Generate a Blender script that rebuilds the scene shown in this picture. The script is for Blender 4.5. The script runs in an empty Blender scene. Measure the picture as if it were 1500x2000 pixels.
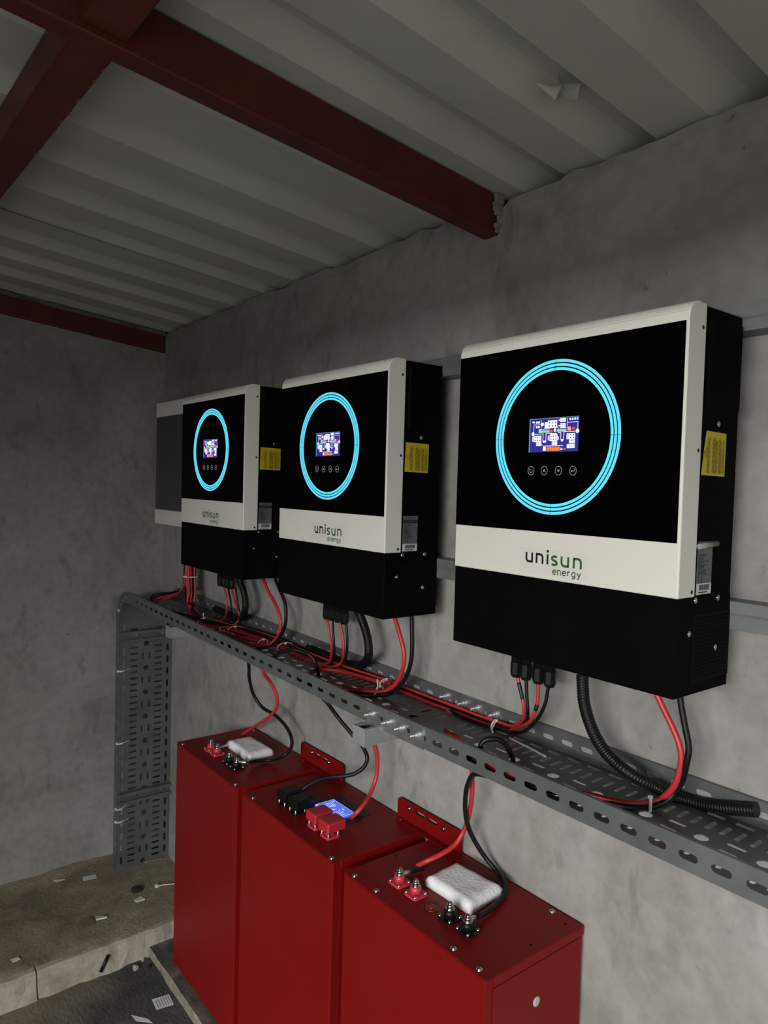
import bpy, bmesh, math, random
from mathutils import Vector, Matrix
random.seed(7)
S = bpy.context.scene
COL = S.collection
OFF = Vector((0, 0, 1.315))          # measured frame -> lower floor at z = 0

# ------------------------------------------------------------------ camera
cam = bpy.data.cameras.new('camera')
cam.sensor_fit = 'VERTICAL'; cam.sensor_height = 36.0
cam.lens = 1399.24 * 36.0 / 2000.0
cam.clip_start = 0.02
co = bpy.data.objects.new('camera', cam); COL.objects.link(co)
_y, _p, _r = 0.9074, -0.0368, 0.0283
fw = Vector((-math.sin(_y)*math.cos(_p), math.cos(_y)*math.cos(_p), math.sin(_p)))
rt = Vector((math.cos(_y), math.sin(_y), 0)); up = rt.cross(fw)
r2 = math.cos(_r)*rt + math.sin(_r)*up; u2 = -math.sin(_r)*rt + math.cos(_r)*up
M = Matrix.Identity(4)
for i in range(3):
    M[i][0], M[i][1], M[i][2] = r2[i], u2[i], -fw[i]
M.translation = Vector((0.941, -1.0472, 0.2781)) + OFF
co.matrix_world = M
S.camera = co

# ------------------------------------------------------------------ sky, daylight, exposure
w = bpy.data.worlds.new('overcast_sky'); S.world = w; w.use_nodes = True
bg = w.node_tree.nodes['Background']
bg.inputs['Color'].default_value = (0.84, 0.92, 1.0, 1); bg.inputs['Strength'].default_value = 0.660
wn, wk = w.node_tree.nodes, w.node_tree.links          # sky above the horizon, bright dusty ground below it
wt = wn.new('ShaderNodeTexCoord'); wx = wn.new('ShaderNodeSeparateXYZ'); wk.new(wt.outputs['Generated'], wx.inputs[0])
wr = wn.new('ShaderNodeMapRange'); wr.inputs['From Min'].default_value = -.03; wr.inputs['From Max'].default_value = .03; wk.new(wx.outputs['Z'], wr.inputs['Value'])
wm = wn.new('ShaderNodeMix'); wm.name = 'ground_mix'; wm.data_type = 'RGBA'; wk.new(wr.outputs['Result'], wm.inputs['Factor'])
wm.inputs['A'].default_value = (1.72, 1.70, 1.58, 1); wm.inputs['B'].default_value = (0.84, 0.92, 1.0, 1); wk.new(wm.outputs['Result'], bg.inputs['Color'])
L = bpy.data.lights.new('sky_light', 'AREA'); L.shape = 'RECTANGLE'
L.size = 5.000; L.size_y = 0.250; L.energy = 235.0; L.color = (1.0, 0.985, 0.95)
lo = bpy.data.objects.new('sky_light', L); COL.objects.link(lo)
lo.location = Vector((2.000, -6.000, 0.745)) + OFF
lo.rotation_euler = (math.pi/2, 0, 0)
L2 = bpy.data.lights.new('high_sky_light', 'AREA'); L2.shape = 'RECTANGLE'
L2.size = 7.00; L2.size_y = 3.60; L2.energy = 1350.0; L2.color = (1.0, 0.985, 0.95)
l2 = bpy.data.objects.new('high_sky_light', L2); COL.objects.link(l2)
l2.location = Vector((4.70, -6.0, 2.60)) + OFF; l2.rotation_euler = (Vector((-.8, 0, -1.0)) - Vector((4.70, -6.0, 2.60))).to_track_quat('-Z', 'Y').to_euler()
S.view_settings.view_transform = 'Standard'; S.view_settings.look = 'None'
S.view_settings.gamma = 1.0; S.view_settings.use_curve_mapping = False
S.view_settings.exposure = 0.0
S.cycles.use_denoising = True
S.cycles.max_bounces = 8; S.cycles.diffuse_bounces = 5
S.cycles.sample_clamp_indirect = 4.0

# ------------------------------------------------------------------ materials
def mat(name, col, rough=0.5, metal=0.0, emit=None, es=1.0, spec=0.5, coat=0.0):
    m = bpy.data.materials.new(name); m.use_nodes = True
    b = m.node_tree.nodes['Principled BSDF']
    b.inputs['Base Color'].default_value = (*col, 1); b.inputs['Roughness'].default_value = rough
    b.inputs['Metallic'].default_value = metal; b.inputs['Specular IOR Level'].default_value = spec
    b.inputs['Coat Weight'].default_value = coat
    if emit:
        b.inputs['Emission Color'].default_value = (*emit, 1); b.inputs['Emission Strength'].default_value = es
    return m

def noisy(name, stops, scale=3.0, detail=8.0, rough=0.85, bump=0.15, bscale=60.0, metal=0.0, dist=0.0, fine=0.0, stretch=(1, 1, 1), spec=0.5, rvar=0.0, nrough=0.6):
    """base colour from a noise ramp, plus fine bump; object coordinates"""
    m = mat(name, stops[0][1], rough, metal, spec=spec); nt = m.node_tree; N = nt.nodes; K = nt.links
    b = N['Principled BSDF']
    tc = N.new('ShaderNodeTexCoord'); mp = N.new('ShaderNodeMapping'); mp.inputs['Scale'].default_value = stretch
    K.new(tc.outputs['Object'], mp.inputs['Vector'])
    n = N.new('ShaderNodeTexNoise'); n.inputs['Scale'].default_value = scale; n.inputs['Detail'].default_value = detail
    n.inputs['Roughness'].default_value = nrough; n.inputs['Distortion'].default_value = dist
    K.new(mp.outputs['Vector'], n.inputs['Vector'])
    r = N.new('ShaderNodeValToRGB'); e = r.color_ramp.elements
    e[0].position, e[0].color = stops[0][0], (*stops[0][1], 1); e[1].position, e[1].color = stops[-1][0], (*stops[-1][1], 1)
    for p, c in stops[1:-1]:
        x = e.new(p); x.color = (*c, 1)
    K.new(n.outputs['Fac'], r.inputs['Fac'])
    out = r.outputs['Color']
    n2 = N.new('ShaderNodeTexNoise'); n2.inputs['Scale'].default_value = bscale; n2.inputs['Detail'].default_value = 6
    K.new(mp.outputs['Vector'], n2.inputs['Vector'])
    if fine:
        mx = N.new('ShaderNodeMix'); mx.data_type = 'RGBA'; mx.blend_type = 'OVERLAY'; mx.inputs['Factor'].default_value = fine
        K.new(out, mx.inputs['A']); K.new(n2.outputs['Fac'], mx.inputs['B']); out = mx.outputs['Result']
    K.new(out, b.inputs['Base Color'])
    if bump:
        bp = N.new('ShaderNodeBump'); bp.inputs['Strength'].default_value = bump; bp.inputs['Distance'].default_value = 0.004
        K.new(n2.outputs['Fac'], bp.inputs['Height']); K.new(bp.outputs['Normal'], b.inputs['Normal'])
    if rvar:
        mr = N.new('ShaderNodeMapRange'); mr.inputs['To Min'].default_value = rough - rvar; mr.inputs['To Max'].default_value = rough + rvar
        K.new(n.outputs['Fac'], mr.inputs['Value']); K.new(mr.outputs['Result'], b.inputs['Roughness'])
    return m

def plaster_mat():
    """trowelled cement plaster: mottled, with damp blotches and pits"""
    m = noisy('cement_plaster', [(0.30, (0.190, 0.182, 0.168)), (0.5, (0.262, 0.254, 0.240)), (0.72, (0.322, 0.316, 0.304))], scale=2.6, dist=0.6, rough=0.88, bump=0.35, bscale=38, fine=0.25)
    nt = m.node_tree; N = nt.nodes; K = nt.links; b = N['Principled BSDF']
    src = b.inputs['Base Color'].links[0].from_socket
    tc = N['Texture Coordinate'] if 'Texture Coordinate' in N else [x for x in N if x.type == 'TEX_COORD'][0]
    def blot(scale, lo, hi, col, fac, stretch=(1, 1, 1), seed=0.0):
        nonlocal src
        mp = N.new('ShaderNodeMapping'); mp.inputs['Scale'].default_value = stretch; mp.inputs['Location'].default_value = (seed, seed*.7, seed*.3)
        K.new(tc.outputs['Object'], mp.inputs['Vector'])
        n = N.new('ShaderNodeTexNoise'); n.inputs['Scale'].default_value = scale; n.inputs['Detail'].default_value = 7; n.inputs['Roughness'].default_value = .65
        K.new(mp.outputs['Vector'], n.inputs['Vector'])
        r = N.new('ShaderNodeMapRange'); r.inputs['From Min'].default_value = lo; r.inputs['From Max'].default_value = hi
        r.inputs['To Max'].default_value = fac; r.clamp = True
        K.new(n.outputs['Fac'], r.inputs['Value'])
        mx = N.new('ShaderNodeMix'); mx.data_type = 'RGBA'
        K.new(r.outputs['Result'], mx.inputs['Factor']); K.new(src, mx.inputs['A']); mx.inputs['B'].default_value = (*col, 1)
        src = mx.outputs['Result']
    blot(3.4, 0.58, 0.70, (0.125, 0.118, 0.106), 0.55, (1, 1, .8), 3.1)     # damp blotches
    blot(8.0, 0.58, 0.68, (0.125, 0.120, 0.110), 0.6, (1.5, 1.5, .7), 8.2)   # small dark smears
    blot(34.0, 0.65, 0.72, (0.10, 0.098, 0.092), 0.65, (1, 1, 1), 1.7)       # pits
    blot(5.0, 0.60, 0.72, (0.36, 0.35, 0.33), 0.5, (1, 1, .6), 12.4)        # dry efflorescence
    K.new(src, b.inputs['Base Color'])
    return m

PLASTER = plaster_mat()
MORTAR = noisy('rough_mortar', [(0.3, (0.13, 0.12, 0.105)), (0.7, (0.27, 0.255, 0.23))], scale=14, rough=.95, bump=.8, bscale=70)
SOIL = noisy('dusty_soil', [(0.25, (0.095, 0.078, 0.058)), (0.5, (0.205, 0.168, 0.122)), (0.75, (0.29, 0.245, 0.185))], scale=7, dist=.8, rough=.95, bump=.7, bscale=90, fine=.5)
SLATE = noisy('dark_screed', [(0.25, (0.03, 0.03, 0.03)), (0.55, (0.062, 0.061, 0.06)), (0.8, (0.13, 0.115, 0.095))], scale=5, dist=.4, rough=.9, bump=.9, bscale=55, fine=.5, stretch=(1.0, 1.8, 1))
CONC = noisy('dusty_concrete', [(0.25, (0.20, 0.172, 0.135)), (0.5, (0.36, 0.322, 0.265)), (0.75, (0.50, 0.465, 0.405))], scale=6, dist=.8, rough=.92, bump=.5, bscale=80, fine=.3)
PLANK = noisy('plinth_board', [(0.3, (0.028, 0.024, 0.02)), (0.52, (0.085, 0.078, 0.068)), (0.72, (0.22, 0.20, 0.17))], scale=8, dist=1.2, rough=.7, bump=.4, bscale=60, fine=.3)
PLANKE = noisy('plinth_board_edge', [(0.3, (0.12, 0.105, 0.08)), (0.7, (0.30, 0.27, 0.21))], scale=25, rough=.9, bump=.8, bscale=120)
ZINC = noisy('roof_zinc', [(0.3, (0.40, 0.41, 0.375)), (0.7, (0.50, 0.51, 0.465))], scale=3, rough=.5, bump=.0, metal=.0, spec=.5)
OXIDE = noisy('red_oxide_paint', [(0.3, (0.062, 0.007, 0.0045)), (0.7, (0.105, 0.012, 0.008))], scale=9, rough=.5, bump=.15, bscale=70)
RUST = noisy('rust', [(0.3, (0.15, 0.05, 0.02)), (0.7, (0.30, 0.13, 0.05))], scale=60, rough=.9)
GALV = noisy('galvanised_steel', [(0.3, (0.27, 0.285, 0.295)), (0.5, (0.34, 0.355, 0.365)), (0.7, (0.42, 0.435, 0.445))], scale=18, rough=.42, metal=.65, bump=.06, bscale=120, rvar=.08)
TRAY = noisy('tray_steel', [(0.3, (0.135, 0.146, 0.148)), (0.7, (0.19, 0.204, 0.206))], scale=14, rough=.42, metal=.55, bump=.04, bscale=150, rvar=.07)
BRIGHT = noisy('bright_zinc', [(0.3, (0.5, 0.52, 0.53)), (0.7, (0.78, 0.8, 0.81))], scale=30, rough=.27, metal=.9, bump=.1, bscale=90, rvar=.1)
CHROME = mat('bolt_chrome', (0.60, 0.59, 0.57), .2, 1.0)
WHITE = noisy('white_enamel', [(0.3, (0.655, 0.650, 0.60)), (0.7, (0.685, 0.68, 0.63))], scale=4, rough=.42, bump=.03, bscale=400)
BLACKM = noisy('black_powder_coat', [(0.3, (0.0022, 0.0023, 0.0024)), (0.7, (0.0032, 0.0033, 0.0034))], scale=6, rough=.55, bump=.03, bscale=500, spec=.02)
GLASS = mat('black_glass', (0.0006, 0.0006, 0.0007), .25, spec=.03)
BPLAST = mat('black_plastic', (0.006, 0.006, 0.0065), .36, spec=.25)
VOID = mat('hole_black', (0.0015, 0.0015, 0.0015), .9, spec=.1)
RCABLE = noisy('red_cable_sheath', [(0.3, (0.42, 0.022, 0.028)), (0.7, (0.50, 0.032, 0.04))], scale=20, rough=.4, bump=0, bscale=50)
BCABLE = mat('black_cable_sheath', (0.006, 0.006, 0.0065), .42, spec=.28)
TAPE = mat('black_tape', (0.006, 0.006, 0.006), .5)
NYLON = mat('white_nylon', (0.70, 0.70, 0.68), .45)
REDP = noisy('red_powder_coat', [(0.3, (0.150, 0.0035, 0.0038)), (0.7, (0.172, 0.0048, 0.0052))], scale=3, rough=.40, bump=.05, bscale=420, spec=.17)
REDPL = mat('red_plastic', (0.36, 0.018, 0.028), .42)
PINKPL = mat('red_terminal_plastic', (0.50, 0.035, 0.06), .38)
WADDING = noisy('white_wadding', [(0.3, (0.70, 0.70, 0.74)), (0.7, (0.82, 0.82, 0.86))], scale=25, rough=.95, bump=.4, bscale=160)
PAPER = mat('white_paper', (0.62, 0.62, 0.60), .8)
INKG = mat('grey_print', (0.10, 0.10, 0.105), .8)
YELLOW = mat('yellow_label', (0.50, 0.385, 0.012), .5)
YINK = mat('yellow_label_ink', (0.16, 0.125, 0.006), .6)
ORINK = mat('warning_red_ink', (0.42, 0.12, 0.01), .6)
SILVER = mat('silver_label', (0.13, 0.145, 0.155), .45, .3)
SINK = mat('label_ink', (0.015, 0.016, 0.018), .6)
LWHITE = mat('barcode_white', (0.55, 0.55, 0.54), .5)
LBLACK = mat('logo_black', (0.006, 0.006, 0.007), .5)
LGREEN = mat('logo_green', (0.022, 0.105, 0.018), .5)
SMOKED = noisy('smoked_door', [(0.3, (0.030, 0.031, 0.030)), (0.7, (0.055, 0.056, 0.054))], scale=5, rough=.35, bump=0, stretch=(1.5, 1, .5))
DARKSCREW = mat('dark_screw', (.03, .03, .03), .4, .5)
SHEEN = mat('transfer_film', (0.645, 0.64, 0.595), .36)
CYAN = mat('ring_led', (0, 0, 0), .5, emit=(0.13, 0.76, 1.0), es=1.0)
CYAN2 = mat('ring_led_inner', (0, 0, 0), .5, emit=(0.10, 0.84, 1.0), es=1.0)
CYANT = mat('ring_led_tick', (0, 0, 0), .5, emit=(0.03, 0.33, 0.45), es=1.0)
SCR = mat('lcd_blue', (0, 0, 0), .4, emit=(0.034, 0.026, 0.30), es=1.0)
SCRW = mat('lcd_white', (0, 0, 0), .4, emit=(0.86, 0.88, 1.0), es=1.15)
SCRG = mat('lcd_green', (0, 0, 0), .4, emit=(0.36, 0.75, 0.38), es=1.0)
SCRO = mat('lcd_orange', (0, 0, 0), .4, emit=(0.95, 0.25, 0.03), es=1.0)
SCRR = mat('lcd_red', (0, 0, 0), .4, emit=(0.75, 0.08, 0.05), es=1.0)
SCRY = mat('lcd_amber', (0, 0, 0), .4, emit=(1.0, 0.52, 0.06), es=1.0)
SCRB = mat('lcd_edge_reflection', (0, 0, 0), .4, emit=(0.10, 0.33, 0.55), es=.9)
ICON = mat('button_glow', (0, 0, 0), .5, emit=(0.24, 0.27, 0.31), es=1.0)
BSCR = mat('battery_lcd_blue', (0, 0, 0), .4, emit=(0.085, 0.15, 0.82), es=1.0)
BSCRW = mat('battery_lcd_white', (0, 0, 0), .4, emit=(0.55, 0.68, 1.0), es=1.1)
BSCRP = mat('battery_lcd_pink', (0, 0, 0), .4, emit=(0.85, 0.62, 1.0), es=1.0)
CLEAR = mat('clear_film', (0.22, 0.23, 0.28), .3)
CHAR = mat('charred_lump', (0.012, 0.011, 0.010), .9)

# ------------------------------------------------------------------ helpers
def box(bm, x0, x1, y0, y1, z0, z1, mi=0):
    vs = [bm.verts.new(p) for p in ((x0,y0,z0),(x1,y0,z0),(x1,y1,z0),(x0,y1,z0),(x0,y0,z1),(x1,y0,z1),(x1,y1,z1),(x0,y1,z1))]
    fs = []
    for q in ((0,3,2,1),(4,5,6,7),(0,1,5,4),(1,2,6,5),(2,3,7,6),(3,0,4,7)):
        f = bm.faces.new([vs[i] for i in q]); f.material_index = mi; fs.append(f)
    return vs, fs

def bevel(bm, w, seg=2, edges=None):
    bmesh.ops.bevel(bm, geom=edges or bm.edges[:], offset=w, segments=seg, profile=.5, affect='EDGES')

def cyl(bm, c, r, h, axis='z', seg=16, r2=None, mi=0):
    """cylinder from base centre c along +axis"""
    r2 = r if r2 is None else r2
    R = {'z': Matrix.Identity(3), 'x': Matrix(((0,0,1),(0,1,0),(-1,0,0))), 'y': Matrix(((1,0,0),(0,0,1),(0,-1,0)))}[axis]
    c = Vector(c); a = []; b = []
    for i in range(seg):
        t = 2*math.pi*i/seg
        a.append(bm.verts.new(c + R @ Vector((r*math.cos(t), r*math.sin(t), 0))))
        b.append(bm.verts.new(c + R @ Vector((r2*math.cos(t), r2*math.sin(t), h))))
    fs = [bm.faces.new((a[i], a[(i+1) % seg], b[(i+1) % seg], b[i])) for i in range(seg)]
    fs += [bm.faces.new(a[::-1]), bm.faces.new(b)]
    for f in fs: f.material_index = mi
    for f in fs[:-2]: f.smooth = True
    return fs

def dome(bm, c, r, h, axis='z', seg=12, rings=3):
    """button-head cap (for screws) rising h along axis"""
    R = {'z': Matrix.Identity(3), 'x': Matrix(((0,0,1),(0,1,0),(-1,0,0))), '-y': Matrix(((1,0,0),(0,0,-1),(0,1,0)))}[axis]
    c = Vector(c); prev = None
    for k in range(rings + 1):
        a = k/rings*math.pi/2
        rr, hh = r*math.cos(a), h*math.sin(a)
        if k == rings:
            t = bm.verts.new(c + R @ Vector((0, 0, h)))
            for i in range(seg): bm.faces.new((prev[i], prev[(i+1) % seg], t)).smooth = True
        else:
            ring = [bm.verts.new(c + R @ Vector((rr*math.cos(2*math.pi*i/seg), rr*math.sin(2*math.pi*i/seg), hh))) for i in range(seg)]
            if prev:
                for i in range(seg): bm.faces.new((prev[i], prev[(i+1) % seg], ring[(i+1) % seg], ring[i])).smooth = True
            prev = ring

def obj(name, bm, m, parent=None, loc=(0, 0, 0), label=None, smooth=False):
    if isinstance(bm, bmesh.types.BMesh):
        bmesh.ops.recalc_face_normals(bm, faces=bm.faces[:])
        me = bpy.data.meshes.new(name); bm.to_mesh(me); bm.free()
    else:
        me = bm
    if smooth:
        for p in me.polygons: p.use_smooth = True
    if not me.materials:
        for x in (m if isinstance(m, (list, tuple)) else [m]): me.materials.append(x)
    o = bpy.data.objects.new(name, me); COL.objects.link(o)
    if parent is not None: o.parent = parent; o.location = loc
    else: o.location = Vector(loc) + OFF
    if label: o['label'] = label
    return o

def thing(name, label, cat, loc, group=None):
    o = bpy.data.objects.new(name, None); COL.objects.link(o); o.empty_display_size = .05
    o.location = Vector(loc) + OFF; o['label'] = label; o['category'] = cat
    if group: o['group'] = group
    return o

def tag(o, label, cat, group=None):
    o['label'] = label; o['category'] = cat
    if group: o['group'] = group
    return o

def struct(o):
    o['kind'] = 'structure'; return o

def dup(root, loc, label):
    """a copy of a thing with copies of its parts and sub-parts (mesh data shared)"""
    r = root.copy(); COL.objects.link(r); r.location = Vector(loc) + OFF; r['label'] = label
    for ch in list(root.children):
        c = ch.copy(); COL.objects.link(c); c.parent = r
        for g in list(ch.children):
            d = g.copy(); COL.objects.link(d); d.parent = c
    return r

def plate(outline, holes, th):
    """flat sheet with real holes: list of (x, y, z) verts and faces, thickness th about z = 0"""
    cu = bpy.data.curves.new('tmp', 'CURVE'); cu.dimensions = '2D'; cu.fill_mode = 'BOTH'; cu.extrude = th/2
    for pts in [outline] + holes:
        sp = cu.splines.new('POLY'); sp.points.add(len(pts) - 1); sp.use_cyclic_u = True
        for p, q in zip(sp.points, pts): p.co = (q[0], q[1], 0, 1)
    o = bpy.data.objects.new('tmp', cu); COL.objects.link(o)
    me = bpy.data.meshes.new_from_object(o.evaluated_get(bpy.context.evaluated_depsgraph_get()))
    bpy.data.objects.remove(o); bpy.data.curves.remove(cu)
    return me

def add_mesh(bm, me, mtx, mi=0):
    n = len(bm.verts); nf = len(bm.faces)
    bm.from_mesh(me); bm.verts.ensure_lookup_table(); bm.faces.ensure_lookup_table()
    for v in bm.verts[n:]: v.co = mtx @ v.co
    for f in bm.faces[nf:]: f.material_index = mi

def slot(cx, cy, l, wd, ang=0.0, n=5):
    """stadium outline, long axis at angle ang"""
    r = wd/2; a = l/2 - r; pts = []
    for k in range(n + 1):
        t = -math.pi/2 + math.pi*k/n; pts.append((a + r*math.cos(t), r*math.sin(t)))
    for k in range(n + 1):
        t = math.pi/2 + math.pi*k/n; pts.append((-a + r*math.cos(t), r*math.sin(t)))
    c, s = math.cos(ang), math.sin(ang)
    return [(cx + x*c - y*s, cy + x*s + y*c) for x, y in pts]

def circ(cx, cy, r, n=14):
    return [(cx + r*math.cos(2*math.pi*k/n), cy + r*math.sin(2*math.pi*k/n)) for k in range(n)]

def rrect(x0, x1, y0, y1, r, n=4):
    pts = []
    for cx, cy, a in ((x1-r, y0+r, -90), (x1-r, y1-r, 0), (x0+r, y1-r, 90), (x0+r, y0+r, 180)):
        for k in range(n + 1):
            t = math.radians(a + 90*k/n); pts.append((cx + r*math.cos(t), cy + r*math.sin(t)))
    return pts

def catmull(P, step=0.008):
    P = [Vector(p) for p in P]; out = []
    for i in range(len(P) - 1):
        p0, p1, p2, p3 = P[max(i-1, 0)], P[i], P[i+1], P[min(i+2, len(P)-1)]
        d01, d12, d23 = max((p1-p0).length, 1e-4)**.5, max((p2-p1).length, 1e-4)**.5, max((p3-p2).length, 1e-4)**.5
        m1 = ((p1-p0)/d01 - (p2-p0)/(d01+d12) + (p2-p1)/d12)*d12 if i > 0 else (p2-p1)
        m2 = ((p2-p1)/d12 - (p3-p1)/(d12+d23) + (p3-p2)/d23)*d12 if i < len(P)-2 else (p2-p1)
        n = max(2, int((p2-p1).length/step))
        for k in range(n):
            t = k/n
            out.append(p1*(2*t**3-3*t*t+1) + m1*(t**3-2*t*t+t) + p2*(-2*t**3+3*t*t) + m2*(t**3-t*t))
    out.append(P[-1]); return out

def sweep(bm, pts, r, seg=8, rad=None, mi=0, ell=1.0):
    """tube through pts with parallel-transported frame; rad(i) may vary the radius"""
    n = len(pts); prev = None; nrm = None
    for i in range(n):
        t = (pts[min(i+1, n-1)] - pts[max(i-1, 0)]).normalized()
        if nrm is None:
            nrm = t.cross(Vector((0, 0, 1)) if abs(t.z) < .9 else Vector((1, 0, 0))).normalized()
        else:
            nrm = (nrm - t*nrm.dot(t)).normalized()
        b = t.cross(nrm); rr = rad(i) if rad else r
        ring = [bm.verts.new(pts[i] + (nrm*math.cos(2*math.pi*k/seg) + b*ell*math.sin(2*math.pi*k/seg))*rr) for k in range(seg)]
        if prev:
            for k in range(seg):
                f = bm.faces.new((prev[k], prev[(k+1) % seg], ring[(k+1) % seg], ring[k])); f.smooth = True; f.material_index = mi
        else:
            bm.faces.new(ring[::-1]).material_index = mi
        prev = ring
    bm.faces.new(prev).material_index = mi

def ribbon(bm, pts, wd, y=0.0, mi=0, closed=False):
    """flat stroke of width wd in the x-z plane facing -y"""
    n = len(pts); Lv = []; Rv = []
    for i in range(n):
        if closed: a, b = Vector(pts[i-1]), Vector(pts[(i+1) % n])
        else: a, b = Vector(pts[max(i-1, 0)]), Vector(pts[min(i+1, n-1)])
        t = (b - a).normalized(); nn = Vector((-t.y, t.x)); p = Vector(pts[i]); k = 1.0
        if 0 < i < n-1 or closed:
            d = (Vector(pts[i]) - Vector(pts[i-1])).normalized(); k = 1/max(.5, nn.dot(Vector((-d.y, d.x))))
        Lv.append(bm.verts.new((p.x + nn.x*wd/2*k, y, p.y + nn.y*wd/2*k))); Rv.append(bm.verts.new((p.x - nn.x*wd/2*k, y, p.y - nn.y*wd/2*k)))
    for i in range(n if closed else n-1):
        j = (i+1) % n
        bm.faces.new((Lv[i], Rv[i], Rv[j], Lv[j])).material_index = mi

def quad(bm, x0, x1, z0, z1, y, mi=0):
    f = bm.faces.new([bm.verts.new(p) for p in ((x0,y,z0),(x1,y,z0),(x1,y,z1),(x0,y,z1))]); f.material_index = mi

def arc(cx, cy, r, a0, a1, n=8, ry=None):
    ry = r if ry is None else ry
    return [(cx + r*math.cos(math.radians(a0 + (a1-a0)*k/n)), cy + ry*math.sin(math.radians(a0 + (a1-a0)*k/n))) for k in range(n + 1)]

# ------------------------------------------------------------------ room shell
YW, XL, YF, XR = 0.041, -1.915, -2.40, 3.00
def RZ(y): return 0.88 + 0.10*(YW - y)          # underside of the roof sheet pans

rw = random.Random(3)
bm = bmesh.new()
N_ = 170; xs = [XL - .15 + (XR + .3 - XL)*i/N_ for i in range(N_ + 1)]
zt = []; h = 0
for x in xs:
    h = h*.7 + rw.uniform(-.004, .004); zt.append(.871 + h + (.007 if rw.random() < .08 else 0) - (.02 if -.16 < x < -.085 else 0))
fr = [(bm.verts.new((x, YW, -1.315)), bm.verts.new((x, YW, z - .03)), bm.verts.new((x, YW + .004, z - .006)), bm.verts.new((x, YW + .02, z)), bm.verts.new((x, YW + .115, z - .004)), bm.verts.new((x, YW + .12, .93)), bm.verts.new((x, YW + .16, .93)), bm.verts.new((x, YW + .16, -1.315))) for x, z in zip(xs, zt)]
for a, b in zip(fr, fr[1:]):
    for k in range(7): bm.faces.new((a[k], b[k], b[k+1], a[k+1]))
bm.faces.new(fr[0]); bm.faces.new(fr[-1][::-1])
struct(obj('wall_back', bm, PLASTER))

bm = bmesh.new(); N_ = 60; fr = []
for i in range(N_ + 1):
    y = YW + (YF - YW)*i/N_
    fr.append([bm.verts.new((XL + dx, y, z)) for dx, z in ((0, -1.315), (0, .786 + .1*(YW - y)), (-.15, .786 + .1*(YW - y)), (-.15, -1.315))])
for a, b in zip(fr, fr[1:]):
    for k in range(4): bm.faces.new((a[k], b[k], b[(k+1) % 4], a[(k+1) % 4]))
bm.faces.new(fr[0]); bm.faces.new(fr[-1][::-1])
wl = struct(obj('wall_left', bm, PLASTER))
# rough mortar bedding over the edge rafter, under the sheets
bm = bmesh.new(); fr = []; h = 0
for i in range(N_ + 1):
    y = YW + (YF - YW)*i/N_; h = h*.6 + rw.uniform(-.007, .007); b0 = .853 + .1*(YW - y)
    fr.append([bm.verts.new((XL + dx, y, z)) for dx, z in ((.003 + h*.3, b0), (-.012, b0 + .016 + h), (-.035, b0 + .018 + h), (-.036, b0 + .085), (-.12, b0 + .085), (-.12, b0))])
for a, b in zip(fr, fr[1:]):
    for k in range(6): bm.faces.new((a[k], b[k], b[(k+1) % 6], a[(k+1) % 6]))
bm.faces.new(fr[0]); bm.faces.new(fr[-1][::-1])
obj('mortar_bed', bm, MORTAR, wl)

bm = bmesh.new()                                   # wall behind the camera, with the open doorway the daylight comes through
DX0, DX1, DZ = 0.200, 2.600, 0.660
box(bm, XL - .15, DX0, YF - .15, YF, -1.315, 1.12); box(bm, DX1, XR + .15, YF - .15, YF, -1.315, 1.12); box(bm, DX0, DX1, YF - .15, YF, DZ, 1.12)
struct(obj('wall_front', bm, PLASTER))
bm = bmesh.new(); box(bm, XR, XR + .15, -1.0, YW, -1.315, 1.0); box(bm, XR, XR + .15, YF, -2.2, -1.315, 1.1); box(bm, XR, XR + .15, -2.2, -1.0, .66, 1.1); struct(obj('wall_right', bm, PLASTER))  # opening added out of view to light the roof ribs from the side

# lower floor, with the dirt that spills off the ledge
SCREED = SLATE.copy(); SCREED.name = 'screed_with_spilled_soil'
nt = SCREED.node_tree; Nn = nt.nodes; b = Nn['Principled BSDF']; src = b.inputs['Base Color'].links[0].from_socket
tc = [x for x in Nn if x.type == 'TEX_COORD'][0]; sx = Nn.new('ShaderNodeSeparateXYZ'); nt.links.new(tc.outputs['Object'], sx.inputs[0])
nz = Nn.new('ShaderNodeTexNoise'); nz.inputs['Scale'].default_value = 9; nz.inputs['Detail'].default_value = 8; nt.links.new(tc.outputs['Object'], nz.inputs['Vector'])
m1 = Nn.new('ShaderNodeMath'); m1.operation = 'MULTIPLY_ADD'; m1.inputs[1].default_value = -3.0; m1.inputs[2].default_value = -1.72; nt.links.new(sx.outputs['Y'], m1.inputs[0])
m2 = Nn.new('ShaderNodeMath'); m2.operation = 'MULTIPLY_ADD'; m2.inputs[1].default_value = -2.2; nt.links.new(sx.outputs['X'], m2.inputs[0]); m2.inputs[2].default_value = -2.75
m3 = Nn.new('ShaderNodeMath'); m3.operation = 'ADD'; nt.links.new(m1.outputs[0], m3.inputs[0]); nt.links.new(m2.outputs[0], m3.inputs[1])
m4 = Nn.new('ShaderNodeMath'); m4.operation = 'MULTIPLY_ADD'; m4.inputs[1].default_value = 1.6; nt.links.new(nz.outputs['Fac'], m4.inputs[0]); nt.links.new(m3.outputs[0], m4.inputs[2]); m4.use_clamp = True
mx = Nn.new('ShaderNodeMix'); mx.data_type = 'RGBA'; nt.links.new(m4.outputs[0], mx.inputs['Factor']); nt.links.new(src, mx.inputs['A']); mx.inputs['B'].default_value = (.20, .168, .125, 1)
nt.links.new(mx.outputs['Result'], b.inputs['Base Color'])
bm = bmesh.new(); box(bm, XL - .15, XR + .15, YF - .15, YW + .15, -1.415, -1.315)
struct(obj('floor', bm, SCREED))

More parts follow.
